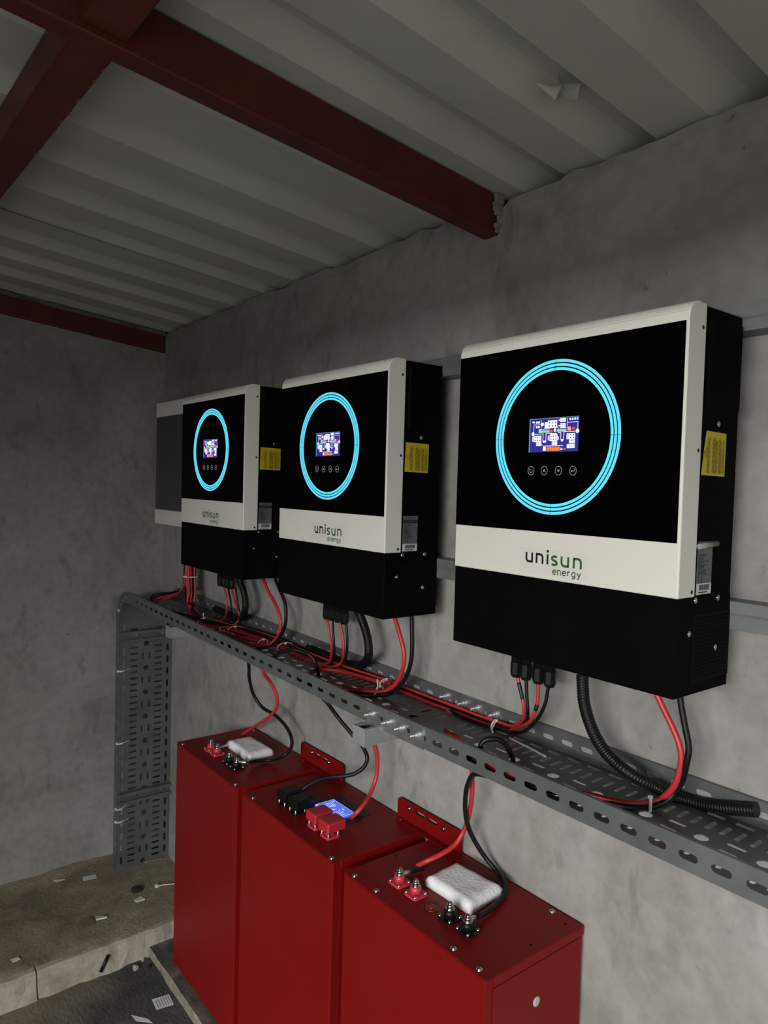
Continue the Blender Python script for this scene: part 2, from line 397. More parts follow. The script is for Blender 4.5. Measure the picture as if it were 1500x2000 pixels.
# raised concrete ledge along the left wall: two cast blocks with an open joint, soil on top
led = bpy.data.objects.new('trim_1', None); COL.objects.link(led); led.location = OFF; led['kind'] = 'structure'
def block(y0, y1):
    bm = bmesh.new(); n = int((y1 - y0)/.03); fr = []
    for i in range(n + 1):
        y = y0 + (y1 - y0)*i/n; j = rw.uniform(-.004, .004); k = rw.uniform(-.006, .006)
        fr.append([bm.verts.new(p) for p in ((XL, y, -1.315), (-1.352 + k, y, -1.315), (-1.366 + j, y, -1.285), (-1.372 + j, y, -1.248), (-1.382 + j, y, -1.2405), (-1.42, y, -1.2395), (XL, y, -1.24))])
    for a, b in zip(fr, fr[1:]):
        for q in range(7): bm.faces.new((a[q], b[q], b[(q+1) % 7], a[(q+1) % 7]))
    bm.faces.new(fr[0]); bm.faces.new(fr[-1][::-1])
    return obj('ledge_block', bm, CONC, led)
block(YF, -.5385); block(-.5345, YW)
bm = bmesh.new(); nx, ny = 26, 66; g = []
for i in range(nx + 1):
    row = []
    for j in range(ny + 1):
        x = XL + (-1.398 - XL)*i/nx; y = YF + (YW - YF)*j/ny
        zz = -1.2330 + .005*math.sin(9*x + 3*math.sin(7*y))*math.sin(11*y + 2*x) + rw.uniform(-.002, .002) + .016*max(0, (-1.80 - x)/.115)**2
        if i == nx: zz = -1.2395; x += rw.uniform(-.012, .012)
        row.append(bm.verts.new((x, y, zz)))
    g.append(row)
for i in range(nx):
    for j in range(ny): bm.faces.new((g[i][j], g[i+1][j], g[i+1][j+1], g[i][j+1])).smooth = True
so = obj('soil', bm, SOIL, led); so['kind'] = 'stuff'

# corrugated roof
ceil_ = bpy.data.objects.new('ceiling', None); COL.objects.link(ceil_); ceil_.location = OFF; ceil_['kind'] = 'structure'
RIBS = [-1.835, -1.635, -1.435, -1.235, -1.035, -.830, -.634, -.430, -.19, .05, .24, .44, .64, .84, 1.04, 1.24, 1.44, 1.64, 1.84, 2.04, 2.24, 2.44, 2.64, 2.84, 3.04]
def sheet(x0, x1, ribs, dz):
    pr = [(x0, 0)]
    for E in ribs:
        pr += [(E - .104, 0), (E - .058, .033), (E - .016, .033), (E, 0)]
    pr = [p for p in pr if p[0] < x1] + [(x1, 0)]
    bm = bmesh.new(); ys = [YW + .155 - 2.85*k/12 for k in range(13)]; fr = []
    for y in ys:
        lo = [bm.verts.new((px, y, RZ(y) + pz + dz)) for px, pz in pr]; hi = [bm.verts.new((px, y, RZ(y) + pz + dz + .0009)) for px, pz in pr]
        fr.append((lo, hi))
    for (a, A), (b, B) in zip(fr, fr[1:]):
        for k in range(len(pr) - 1):
            bm.faces.new((a[k], a[k+1], b[k+1], b[k])); bm.faces.new((A[k], B[k], B[k+1], A[k+1]))
    return obj('roof_sheet', bm, ZINC, ceil_)
sheet(-2.10, -1.13, RIBS[:4], 0); sheet(-1.15, -.325, RIBS[4:8], .0012); sheet(-.345, .54, RIBS[8:12], 0); sheet(.52, 1.34, RIBS[12:16], .0012); sheet(1.32, 2.34, RIBS[16:21], 0); sheet(2.32, 3.3, RIBS[21:], .0012)
# crumpled dent in one sheet
bm = bmesh.new(); c0 = Vector((.206, -.156, RZ(-.156) + .002))
pts = [(-.022, .030, 0), (.006, .040, -.010), (.028, .018, -.002), (.012, .000, -.014), (.024, -.030, 0), (.000, -.012, -.006), (-.016, -.034, -.001), (-.010, .006, -.016)]
vs = [bm.verts.new(c0 + Vector(p)) for p in pts]; cc = bm.verts.new(c0 + Vector((.003, .008, .004)))
for a, b in zip(vs, vs[1:] + vs[:1]): bm.faces.new((a, b, cc))
obj('dent', bm, ZINC, ceil_, label='crumpled dent in the sheet')

# red oxide steel: two rafters and a purlin
def slope_box(bm, x0, x1, y0, y1, za, zb):
    vs, _ = box(bm, x0, x1, y0, y1, 0, 1)
    for v in vs: v.co.z = (za if v.co.z < .5 else zb) + .10*(YW - v.co.y)
r1 = thing('roof_beam', 'dark red steel rafter tube crossing the roof above the middle inverter', 'beam', (0, 0, 0))
bm = bmesh.new(); slope_box(bm, -.138, -.098, YF + .005, YW + .03, .797, .877); bevel(bm, .0035, 2); obj('tube', bm, OXIDE, r1)
bm = bmesh.new()
for (y, z, s) in ((-.12, .806, .022), (-.105, .812, .012), (-.145, .803, .010)):
    vs = [bm.verts.new((-.1376 + .008*math.cos(a*1.05) + .008, y + s*math.cos(a*1.05)*(.7 + .3*rw.random()), .7963 + .1*(YW - y - s*math.cos(a*1.05)) )) for a in range(6)]
    bm.faces.new(vs)
obj('paint_scuff', bm, mat('scuffed_primer', (.20, .15, .14), .7), r1)
bm = bmesh.new()
for k in range(9):
    z0 = .80 + k*.0085
    box(bm, -.098, -.098 + rw.uniform(.004, .013), YW - rw.uniform(.006, .022), YW + .01, z0, z0 + .010)
bevel(bm, .002, 1); obj('mortar_packing', bm, MORTAR, r1)
r2_ = thing('roof_beam', 'dark red steel rafter bedded along the top of the left wall', 'beam', (0, 0, 0))
bm = bmesh.new(); slope_box(bm, XL - .05, XL + .006, YF + .005, YW - .006, .787, .855); bevel(bm, .003, 2); obj('tube', bm, OXIDE, r2_)
r3 = thing('purlin', 'dark red steel purlin joining the rafter, rusty along one edge', 'beam', (0, 0, 0))
for x0, x1 in ((XL + .006, -.139), (-.097, XR)):
    bm = bmesh.new(); vs, _ = box(bm, x0, x1, 0, .062, 0, .067)
    for v in vs:
        y = -.778 - .022*(-.138 - v.co.x)/.6*.9 + v.co.y; v.co.y = y; v.co.z = .887 + v.co.z + .1*(-.747 - y)
    bevel(bm, .003, 2); pt = obj('tube', bm, OXIDE, r3)
    if x0 < -1:
        bm = bmesh.new()
        for k in range(26):
            x = -.17 - .74*rw.random()**1.2; y = -.716 - .033*(-.138 - x) - rw.uniform(0, .004); s = rw.uniform(.002, .006)
            zz = .8862 + .1*(-.747 - y); bm.faces.new([bm.verts.new((x + s*math.cos(a)*rw.uniform(.6, 1.5), y + .5*s*math.sin(a), zz)) for a in (0, 1.2, 2.5, 3.8, 5.1)])
        rr = obj('rust_spots', bm, RUST, pt); rr['kind'] = 'stuff'

# ------------------------------------------------------------------ inverters
IW, IH, CB, CF, ZC = .4325, .5358, .102, .146, .1365      # width, height, cover back / front, cover bottom

def stroke_text(bm, x, z, xh, wd, letters, mi, y):
    """hand-drawn rounded sans strokes; letters = [(char, x offset, width)] in metres"""
    for ch, dx, w in letters:
        def P(pts): ribbon(bm, [(x + dx + px*w, z + pz*xh) for px, pz in pts], wd, y, mi)
        if ch == 'u': P([(0, 1.11), (0, .42)] + [(.42 + .42*math.cos(a), .42 + .42*math.sin(a)) for a in [math.pi + math.pi/2*k/6 for k in range(1, 7)]] + [(1, 0)]); P([(1, 1.11), (1, -.11)])
        elif ch == 'n': P([(0, -.11), (0, 1.11)]); P([(0, 1), (.58, 1)] + [(.58 + .42*math.cos(a), .58 + .42*math.sin(a)) for a in [math.pi/2 - math.pi/2*k/6 for k in range(1, 7)]] + [(1, -.11)])
        elif ch == 'i':
            ribbon(bm, [(x + dx, z - .11*xh), (x + dx, z + 1.11*xh)], wd, y, mi); bm.faces.new([bm.verts.new((x + dx + wd*.66*math.cos(a*.5236), y, z + 1.46*xh + wd*.66*math.sin(a*.5236))) for a in range(12)]).material_index = mi
        elif ch == 's': P([(.95, .95), (.62, 1.0), (.3, .98), (.06, .84), (.07, .66), (.28, .55), (.66, .46), (.92, .34), (.93, .15), (.70, .02), (.38, 0), (.02, .06)])
        elif ch == 'e': P([(.02, .52), (1, .52), (.98, .72), (.8, .95), (.5, 1), (.2, .93), (.03, .7), (0, .48), (.06, .2), (.28, .03), (.6, 0), (.95, .06)])
        elif ch == 'r': P([(0, 0), (0, 1.05)]); P([(0, .62), (.25, .92), (.7, 1), (1, .97)])
        elif ch == 'g': P([(1, .95), (.6, 1), (.2, .9), (0, .5), (.16, .12), (.55, 0), (1, .08)]); P([(1, 1), (1, -.12), (.82, -.34), (.42, -.4), (.06, -.34)])
        elif ch == 'y': P([(0, 1), (.52, .03)]); P([(1, 1), (.54, .0), (.34, -.33), (.02, -.4)])

# display: outline of the energy-flow page; unit square, v runs down
def display_mesh(y):
    bm = bmesh.new(); X0, X1, Z0, Z1 = .166, .2625, .3385, .392
    def q(u0, u1, v0, v1, mi, lay=0): quad(bm, X0 + (X1-X0)*u0, X0 + (X1-X0)*u1, Z1 - (Z1-Z0)*v1, Z1 - (Z1-Z0)*v0, y - .00012*lay, mi)
    def digits(u, v, w, h, cols, hole=7, fg=1, lay=1):
        q(u, u + w, v, v + h, fg, lay)
        for c in range(cols):
            for r in range(2): q(u + w*(c + .33)/cols, u + w*(c + .67)/cols, v + h*(.2 + .44*r), v + h*(.38 + .44*r), hole, lay + 1)
    q(0, 1, 0, 1, 0)
    q(0, .022, 0, 1, 6, 1); q(0, 1, 0, .02, 6, 1)  # reflection on the bezel edge, painted as glowing strips along left and top
    def dot(u, v, r, mi=1): bm.faces.new([bm.verts.new((X0 + (X1-X0)*u + r*math.cos(a*.6283), y - .00014, Z1 - (Z1-Z0)*v + r*math.sin(a*.6283))) for a in range(10)]).material_index = mi
    dot(.075, .10, .0016); dot(.10, .11, .0014)
    for u in (.155, .20):
        dot(u, .115, .0020); dot(u, .25, .0020)
    q(.245, .252, .05, .31, 1, 1); dot(.275, .18, .0030)
    digits(.385, .075, .19, .225, 3); q(.32, .385, .12, .31, 1, 1); q(.575, .59, .27, .30, 1, 1)
    digits(.63, .03, .115, .11, 3); q(.60, .63, .07, .10, 1, 1)
    digits(.635, .18, .11, .13, 3); q(.60, .635, .23, .26, 1, 1)
    q(.77, .777, .04, .28, 1, 1)
    for k in range(4): q(.815 + .046*k, .845 + .046*k, .045, .10, 1, 1)
    q(.09, .245, .175, .187, 1, 1); q(.09, .098, .175, .40, 1, 1)
    q(.777, .985, .155, .167, 1, 1); q(.977, .985, .155, .36, 1, 1)
    q(.20, .25, .32, .43, 2, 1); q(.25, .42, .36, .43, 2, 1); q(.20, .44, .32, .33, 1, 2); q(.42, .49, .35, .43, 4, 2)
    dot(.535, .37, .0024); q(.52, .55, .30, .42, 1, 2)
    q(.575, .76, .35, .42, 2, 1); q(.59, .78, .31, .32, 1, 2); q(.785, .85, .29, .40, 5, 2); dot(.895, .345, .0022, 4); dot(.92, .34, .0016, 4)
    dot(.083, .455, .0032); dot(.977, .42, .0034); q(.12, .30, .455, .47, 1, 1); q(.29, .30, .46, .67, 1, 1); q(.35, .36, .46, .67, 1, 1); q(.35, .47, .445, .46, 1, 1)
    dot(.31, .69, .0020); dot(.345, .69, .0020); q(.60, .66, .44, .455, 1, 1); q(.65, .66, .44, .66, 1, 1); q(.71, .72, .43, .66, 1, 1); q(.71, .94, .42, .435, 1, 1); dot(.685, .67, .0022)
    digits(.105, .51, .155, .185, 3); digits(.155, .70, .11, .115, 3); q(.26, .29, .78, .80, 1, 1); q(.07, .095, .53, .68, 1, 1)
    digits(.43, .49, .16, .19, 3); digits(.48, .69, .11, .11, 3); q(.395, .415, .52, .66, 1, 1); q(.595, .615, .56, .66, 1, 1); q(.45, .57, .455, .49, 1, 1)
    digits(.77, .48, .165, .165, 3); digits(.82, .655, .115, .115, 3); digits(.78, .79, .155, .115, 4)
    q(.30, .71, .815, .83, 1, 1); q(.30, .36, .845, .965, 1, 1); digits(.37, .85, .27, .12, 6, 4, 3, 1); q(.65, .69, .86, .90, 4, 1); q(.65, .70, .91, .945, 1, 1); q(.72, .75, .90, .94, 3, 1)
    return bm

VENT = None
def build_inverter(x0, dz, label, rolled):
    global VENT
    t = thing('inverter', label, 'inverter', (x0, 0, dz), 'wall inverters in a row')
    # black casing and lower terminal cover
    bm = bmesh.new(); box(bm, .0015, IW - .0015, -.1035, 0, ZC - .004, IH - .001); bevel(bm, .0012, 1); obj('casing', bm, BLACKM, t)
    bm = bmesh.new(); box(bm, .0008, IW - .0008, -CF + .0012, 0, 0, ZC - .0006); bevel(bm, .0010, 1); obj('terminal_cover', bm, BLACKM, t)
    bm = bmesh.new(); box(bm, .002, IW - .001, -CB + .001, -.001, IH - .0012, IH + .0003); obj('top_plate', bm, noisy('top_plate_grey', [(0.3, (.20, .20, .195)), (.7, (.26, .26, .25))], rough=.5) if 'top_plate_grey' not in bpy.data.materials else bpy.data.materials['top_plate_grey'], t)
    # white front cover, top edge rolled over
    R = .021; pr = [(-CB, ZC), (-CF, ZC), (-CF, IH + .0015 - R)] + [(-CF + R - R*math.cos(a), IH + .0015 - R + R*math.sin(a)) for a in [math.pi/2*k/8 for k in range(1, 9)]] + [(-CB, IH + .0015)]
    bm = bmesh.new(); A = [bm.verts.new((0, y, z)) for y, z in pr]; B = [bm.verts.new((IW, y, z)) for y, z in pr]
    n = len(pr); bm.faces.new(A); bm.faces.new(B[::-1])
    for i in range(n): bm.faces.new((A[i], B[i], B[(i+1) % n], A[(i+1) % n])).smooth = 3 <= i <= 9
    sharp = [e for e in bm.edges if len(e.link_faces) == 2 and e.calc_face_angle(0) > .6]
    bevel(bm, .0022, 3, sharp); obj('front_cover', bm, WHITE, t)
    # black glass with the lit rings
    bm = bmesh.new(); box(bm, .0006, IW - .0046, -CF - .0009, -CF + .002, .2116, .509); bevel(bm, .0004, 1); g = obj('glass_panel', bm, GLASS, t)
    gy = -CF - .0009
    for r0, r1, m in ((.1169, .1213, CYAN), (.1108, .1149, CYAN), (.1046, .1088, CYAN2)):
        bm = bmesh.new(); N = 96; ra = []
        for k in range(N):
            a = 2*math.pi*(k + .5)/N; ra.append([bm.verts.new((.2145 + r*math.cos(a), yy, .361 + r*math.sin(a))) for r, yy in ((r0, gy), (r0, gy - .0006), (r1, gy - .0006), (r1, gy))])
        for k in range(N):
            a, b = ra[k], ra[(k+1) % N]
            for q in range(3): bm.faces.new((a[q], b[q], b[q+1], a[q+1]))
        for k in range(8):                        # thin dark joints every 45 degrees
            a = math.pi/4*k; c, s = math.cos(a), math.sin(a); h = .00055 if k % 2 == 0 else .0004
            bm.faces.new([bm.verts.new((.2145 + r*c - e*h*s, gy - .0008, .361 + r*s + e*h*c)) for r, e in ((r0, -1), (r1, -1), (r1, 1), (r0, 1))]).material_index = 1
        obj('light_ring', bm, [m, CYANT], g)
    obj('display', display_mesh(gy - .0004), [SCR, SCRW, SCRG, SCRO, SCRR, SCRY, SCRB, VOID], g)
    for k, bx in enumerate((.1720, .1990, .2270, .2545)):
        bm = bmesh.new(); cz = .309; yy = gy - .0003
        ribbon(bm, [(bx + .0062*math.cos(a*math.pi/12), cz + .0069*math.sin(a*math.pi/12)) for a in range(24)], .00085, yy, 0, True)
        if k == 0:
            ribbon(bm, arc(bx, cz - .0003, .0027, 140, 400, 12), .0008, yy); bm.faces.new([bm.verts.new((bx + p, yy, cz + q)) for p, q in ((-.0034, .0008), (-.0008, .0018), (-.0030, .0036))])
        elif k in (1, 2):
            s = 1 if k == 1 else -1; bm.faces.new([bm.verts.new((bx + p, yy, cz + s*q)) for p, q in ((-.0030, -.0014), (.0030, -.0014), (0, .0027))])
        else:
            ribbon(bm, [(bx - .0026, cz - .0005), (bx + .0026, cz - .0005), (bx + .0026, cz + .0030)], .0009, yy); bm.faces.new([bm.verts.new((bx + p, yy, cz + q)) for p, q in ((-.0040, -.0005), (-.0016, .0016), (-.0016, -.0026))])
        obj('touch_button', bm, ICON, g)
    # printed logo on its clear transfer
    bm = bmesh.new(); yy = -CF - .0004; xh, wd = .0133, .0037
    stroke_text(bm, .1682, .1622, xh, wd, [('u', 0, .0120), ('n', .0212, .0122), ('i', .0432, 0)], 0, yy)
    stroke_text(bm, .2196, .1614, xh, wd, [('s', 0, .0108), ('u', .0192, .0126), ('n', .0424, .0130)], 1, yy)
    stroke_text(bm, .2225, .1468, .0069, .00165, [('e', 0, .0062), ('n', .0094, .0058), ('e', .0188, .0064), ('r', .0288, .0040), ('g', .0362, .0064), ('y', .0462, .0064)], 2, yy)
    obj('logo', bm, [LBLACK, LGREEN, mat('logo_dark_green', (.018, .060, .020), .5) if 'logo_dark_green' not in bpy.data.materials else bpy.data.materials['logo_dark_green']], t)
    bm = bmesh.new(); quad(bm, .154, .2885, .1425, .1845, -CF - .00015); obj('logo_transfer', bm, SHEEN, t)
    # right side: vent panel with louvres, perforated grille, screws
    bm = bmesh.new(); box(bm, IW - .004, IW + .0030, -.0945, -.003, .397, .5235)
    bevel(bm, .004, 1, [e for e in bm.edges if all(v.co.x > IW for v in e.verts)]); vp = obj('vent_panel', bm, BLACKM, t)
    bm = bmesh.new()
    for c in ((-.076, -.046), (-.042, -.010)):
        for k in range(21):
            z = .4055 + k*.0053; vs, _ = box(bm, IW + .0028, IW + .0040, c[0], c[1], z, z + .0026)
            for v in vs:
                if v.co.z > z + .001: v.co.x -= .0009
    lv = obj('louvres', bm, BLACKM, vp); lv['kind'] = 'stuff'
    if VENT is None:
        ho = []
        for r in range(16):
            for c in range(15):
                yy_ = .0065 + c*.0064 + (.0032 if r % 2 else 0); zz_ = .0065 + r*.0055
                if yy_ < .098: ho.append(circ(yy_, zz_, .0018, 6))
        me = plate([(0, 0), (.1035, 0), (.1035, .095), (0, .095)], ho, .0008)
        bm = bmesh.new(); add_mesh(bm, me, Matrix(((0, 0, 1, 0), (1, 0, 0, 0), (0, 1, 0, 0), (0, 0, 0, 1)))); quad_ = [bm.verts.new((-.0006, a, b)) for a, b in ((.001, .001), (.1025, .001), (.1025, .094), (.001, .094))]
        f = bm.faces.new(quad_); f.material_index = 1
        bmesh.ops.recalc_face_normals(bm, faces=bm.faces[:]); VENT = bpy.data.meshes.new('grille'); bm.to_mesh(VENT); bm.free()
        VENT.materials.append(mat('grille_black', (.0034, .0035, .0036), .5, spec=.03)); VENT.materials.append(VOID)
    obj('grille', VENT, None, t, (IW - .0007, -.1035, .0165))
    bs = bmesh.new(); dome(bs, (0, 0, 0), .0030, .0016, 'x', 10); cyl(bs, (-.0004, 0, 0), .0042, .0006, 'x', 12)
    first = None
    dk = bmesh.new(); dome(dk, (0, 0, 0), .0030, .0008, 'x', 10); dm = None
    for (yy, zz, xx) in ((-.111, .504, IW), (-.110, .338, IW), (-.111, .144, IW)):
        o = obj('cover_screw', dk if dm is None else dm, DARKSCREW, t, (xx, yy, zz)); dm = o.data
    for (yy, zz, xx) in ((-.098, .1315, IW - .0008), (-.036, .131, IW - .0008), (-.111, .086, IW - .0008), (-.055, .378, IW - .0015), (-.040, .060, IW + .0003)):
        if first is None: first = obj('screw', bs, CHROME, t, (xx, yy, zz))
        else:
            o = first.copy(); COL.objects.link(o); o.location = (xx, yy, zz)
    # yellow warning label, lines of print run vertically
    X = IW - .0010
    bm = bmesh.new(); dy = .009 if rolled else 0
    f = bm.faces.new([bm.verts.new((X, a, b)) for a, b in ((-.0985, .305), (-.034, .3045), (-.033, .3655), (-.0975 + dy, .3665), (-.0975 + dy*.55, .345))]); wl_ = obj('warning_label', bm, YELLOW, t)
    bm = bmesh.new(); rr = random.Random(5)
    for a0, n in ((-.0845, 4), (-.0705, 8), (-.0535, 5), (-.0425, 3)):
        for k in range(n):
            a = a0 + k*.00185; top = .3585 - rr.random()*(.004 if k < n-1 else .020); z = .3085
            while z < top:
                ln = rr.uniform(.003, .008); vs = [bm.verts.new((X + .0004, p, q_)) for p, q_ in ((a, z), (a + .0010, z), (a + .0010, min(top, z + ln)), (a, min(top, z + ln)))]; bm.faces.new(vs); z += ln + .0009
    o = obj('label_print', bm, YINK, wl_); o['kind'] = 'stuff'
    bm = bmesh.new(); tri = [(-.0968 + (.003 if rolled else 0), .3365), (-.0862, .3430), (-.0862, .3300)]
    for (a, b), (c, d) in zip(tri, tri[1:] + tri[:1]):
        v = Vector((c - a, d - b)).normalized()*.0007; bm.faces.new([bm.verts.new((X + .0004, p, q_)) for p, q_ in ((a - v.y, b + v.x), (a + v.y, b - v.x), (c + v.y, d - v.x), (c - v.y, d + v.x))])
    bm.faces.new([bm.verts.new((X + .0004, p, q_)) for p, q_ in ((-.0935, .3360), (-.0885, .3360), (-.0885, .3370), (-.0935, .3370))])
    obj('warning_symbol', bm, ORINK, wl_)
    # silver rating label
    bm = bmesh.new(); vs = [bm.verts.new((X + .0002, a, b)) for a, b in ((-.0995, .138), (-.0585, .140), (-.0580, .2130), (-.0985, .2130))]; bm.faces.new(vs); rl = obj('rating_label', bm, SILVER, t)
    bm = bmesh.new()
    def qy(a0, a1, z0, z1, mi, lay=1): bm.faces.new([bm.verts.new((X + .0002 + .0003*lay, p, q_)) for p, q_ in ((a0, z0), (a1, z0), (a1, z1), (a0, z1))]).material_index = mi
    qy(-.0990, -.0586, .1392, .1545, 1); k = -.0915
    while k < -.0645:
        wd_ = rr.choice((.0004, .0006, .0009)); qy(k, k + wd_, .1450, .1528, 0, 2); k += wd_ + rr.choice((.0004, .0006))
    qy(-.0925, -.0690, .1412, .1430, 0, 2)
    for k, ln in enumerate((.018, .022, .010, .016, .014, .029, .012, .017, .026, .015, .016, .018, .021, .020, .021, .024)):
        z = .1940 - k*.00185; a = -.0958
        while a < -.0958 + ln:
            l2 = rr.uniform(.002, .005); qy(a, min(a + l2, -.0958 + ln), z, z + (.0014 if k in (0, 6, 9) else .0009), 0); a += l2 + .0008
    if not rolled: qy(-.0985, -.0583, .1975, .2050, 0); qy(-.0950, -.0640, .2005, .2018, 2, 2); qy(-.0860, -.0720, .2083, .2100, 2, 2)
    for cx, bar in ((-.0915, 0), (-.0835, 1)):
        pts = [(cx + .0030*math.cos(math.radians(a)), .1600 + .0034*math.sin(math.radians(a))) for a in range(65, 300, 29)]
        for (a, b), (c, d) in zip(pts, pts[1:]):
            v = Vector((c - a, d - b)).normalized()*.0005; bm.faces.new([bm.verts.new((X + .0005, p, q_)) for p, q_ in ((a - v.y, b + v.x), (a + v.y, b - v.x), (c + v.y, d - v.x), (c - v.y, d + v.x))])
        if bar: qy(cx - .003, cx + .0008, .1596, .1604, 0)
    obj('label_print', bm, [SINK, LWHITE, mat('label_dim_print', (.05, .055, .065), .6) if 'label_dim_print' not in bpy.data.materials else bpy.data.materials['label_dim_print']], rl)
    if rolled:
        bm = bmesh.new(); cyl(bm, (X + .004, -.0900, .2125), .0038, .049, 'y', 14); o = obj('curled_flap', bm, noisy('label_back', [(.3, (.20, .20, .185)), (.7, (.25, .25, .235))], rough=.7, bump=0), rl); o.rotation_euler = (.06, 0, 0)
    # cable glands on the underside
    bm = bmesh.new(); cyl(bm, (0, 0, -.043), .0103, .043, seg=16); bn = bmesh.new()
    cyl(bn, (0, 0, -.0645), .0112, .0220, seg=8); cyl(bn, (0, 0, -.0705), .0086, .0062, seg=8, r2=.0112)
    for f in bn.faces: f.smooth = False
    mb = mn = None
    for gx in (.056, .0795, .1085, .1340):
        o = obj('cable_gland', bm if mb is None else mb, BPLAST, t, (gx, -.032, 0)); mb = o.data
        o2 = obj('gland_nut', bn if mn is None else mn, BPLAST, o); mn = o2.data
    bm = bmesh.new(); cyl(bm, (.199, -.032, -.010), .0128, .010, seg=16); obj('conduit_entry', bm, BPLAST, t)
    for ex, ey in ((.338, -.032), (.384, -.032)): bm = bmesh.new(); cyl(bm, (ex, ey, -.005), .0085, .005, seg=14); obj('cable_entry', bm, BPLAST, t)
    return t

IX = (-1.2677, -.6392, 0.0); IZ = (.0081, .0030, 0.0)
build_inverter(IX[0], IZ[0], 'white and black inverter with cyan ring, farthest of the three, beside the unlit box', False)
t = build_inverter(IX[1], IZ[1], 'white and black inverter with cyan ring, middle of the three, flat label on its side', False)
bm = bmesh.new(); A = arc(.338, .5375, .034, 0, 180, 10, .010)
f0 = [bm.verts.new((x, -.030, z)) for x, z in A]; f1 = [bm.verts.new((x, -.012, z)) for x, z in A]
for i in range(len(A) - 1): bm.faces.new((f0[i], f0[i+1], f1[i+1], f1[i])).smooth = True
bm.faces.new(f0); bm.faces.new(f1[::-1]); o = obj('top_hook', bm, BPLAST, t)
build_inverter(IX[2], IZ[2], 'white and black inverter with cyan ring, nearest and largest, curled flap on side label', True)

# unlit box left of the row
t = thing('combiner_box', 'white wall box with smoked grey door, unlit, between left wall and first inverter', 'box', (-1.736, 0.041, .112))
bm = bmesh.new(); box(bm, 0, .395, -.088, 0, 0, .450); bevel(bm, .006, 3); obj('housing', bm, WHITE, t)
bm = bmesh.new(); box(bm, -.001, .396, -.1010, -.0875, .398, .4515); bevel(bm, .004, 2); obj('top_band', bm, WHITE, t)
bm = bmesh.new(); box(bm, -.001, .396, -.1010, -.0875, -.0005, .054); bevel(bm, .004, 2); obj('bottom_band', bm, WHITE, t)
bm = bmesh.new(); box(bm, -.0005, .3955, -.0985, -.0870, .0545, .3975); bevel(bm, .002, 2); obj('smoked_door', bm, SMOKED, t)

# ------------------------------------------------------------------ slotted struts carrying the inverters
def strut(name, L_, m):
    """41 x 41 channel along x, open towards the wall, with a shallow rib on the face"""
    pr = [(-.0, -.0205), (.0, -.004), (.0012, 0), (.0, .004), (0, .0205), (.041, .0205), (.041, .013), (.034, .013), (.034, .0185), (.002, .0185), (.002, -.0185), (.034, -.0185), (.034, -.013), (.041, -.013), (.041, -.0205)]
    bm = bmesh.new(); A = [bm.verts.new((0, y, z)) for y, z in pr]; B = [bm.verts.new((L_, y, z)) for y, z in pr]
    for i in range(len(pr)): j = (i+1) % len(pr); bm.faces.new((A[i], B[i], B[j], A[j]))
    bm.faces.new(A); bm.faces.new(B[::-1]); return bm
STRUT = noisy('galvanised_rail', [(0.3, (0.12, 0.13, 0.13)), (0.5, (0.17, 0.182, 0.18)), (0.7, (0.24, 0.25, 0.24))], scale=9, rough=.5, metal=.35, bump=.06, bscale=120, rvar=.08, stretch=(.6, 1, 1))
for z, lb in ((.5365, 'galvanised channel rail behind the tops of the inverters'), (.1025, 'galvanised channel rail behind the lower halves of the inverters')):
    t = thing('channel_rail', lb, 'rail', (-1.30, .0003, z), 'channel rails on the wall'); obj('channel', strut('channel', 2.15, STRUT), STRUT, t)
    bm = bmesh.new(); cyl(bm, (0, 0, 0), .008, -.005, 'y', 6); cyl(bm, (0, 0, 0), .011, -.0012, 'y', 14); me = None
    for x in (1.86, 2.05): o = obj('bolt', bm if me is None else me, BRIGHT, t, (x, 0, 0)); me = o.data

# ------------------------------------------------------------------ perforated cable tray
TY0, TY1, WZ, FH = -.167, .037, -.2095, .0415           # front / back of tray, web height, flange height
TC, TW = (TY0 + TY1)/2, TY1 - TY0
def web_holes(s0, s1, pitch, ph):
    H = []; k = math.floor((s0 - ph)/pitch) - 1
    while ph + k*pitch < s1 + pitch:
        c = ph + k*pitch
        L_ = [(circ(c, 0, .0106), c)] + [(slot(c + pitch/2, t, .028, .0075), c + pitch/2) for t in (-.0135, .0135)]
        L_ += [(slot(c + pitch*(j + .5)/4, t, .031, .0080, math.pi/2), c + pitch*(j + .5)/4) for j in range(4) for t in (-.048, .048)]
        L_ += [(slot(c + pitch*j, t, .029, .0085), c + pitch*j) for j in (.25, .75) for t in (-.085, .085)]
        H += [h for h, x in L_ if s0 + .018 < x < s1 - .018]; k += 1
    return H
def flange_holes(s0, s1, pitch, ph, zc, l=.027, wd=.0105):
    H = []; k = math.floor((s0 - ph)/pitch) - 1
    while ph + k*pitch < s1:
        c = ph + k*pitch
        if s0 + .02 < c < s1 - .02: H.append(slot(c, zc, l, wd))
        k += 1
    return H
def channel(L_, pitch, ph, fph, fl_slot=(.027, .0105)):
    """tray length along +x from 0, web at z = 0, flanges up, y measured from the tray centre line"""
    bm = bmesh.new(); th = .0013
    add_mesh(bm, plate([(0, -TW/2), (L_, -TW/2), (L_, TW/2), (0, TW/2)], web_holes(0, L_, pitch, ph), th), Matrix.Identity(4))
    fl = plate([(0, 0), (L_, 0), (L_, FH), (0, FH)], flange_holes(0, L_, pitch/2, fph, .0195, *fl_slot), th)
    for y in (-TW/2, TW/2): add_mesh(bm, fl, Matrix(((1, 0, 0, 0), (0, 0, -1, y), (0, 1, 0, 0), (0, 0, 0, 1))))
    for y, d in ((-TW/2, .006), (TW/2, -.006)): box(bm, 0, L_, min(y, y + d), max(y, y + d), FH - .0010, FH + .0005)
    return bm
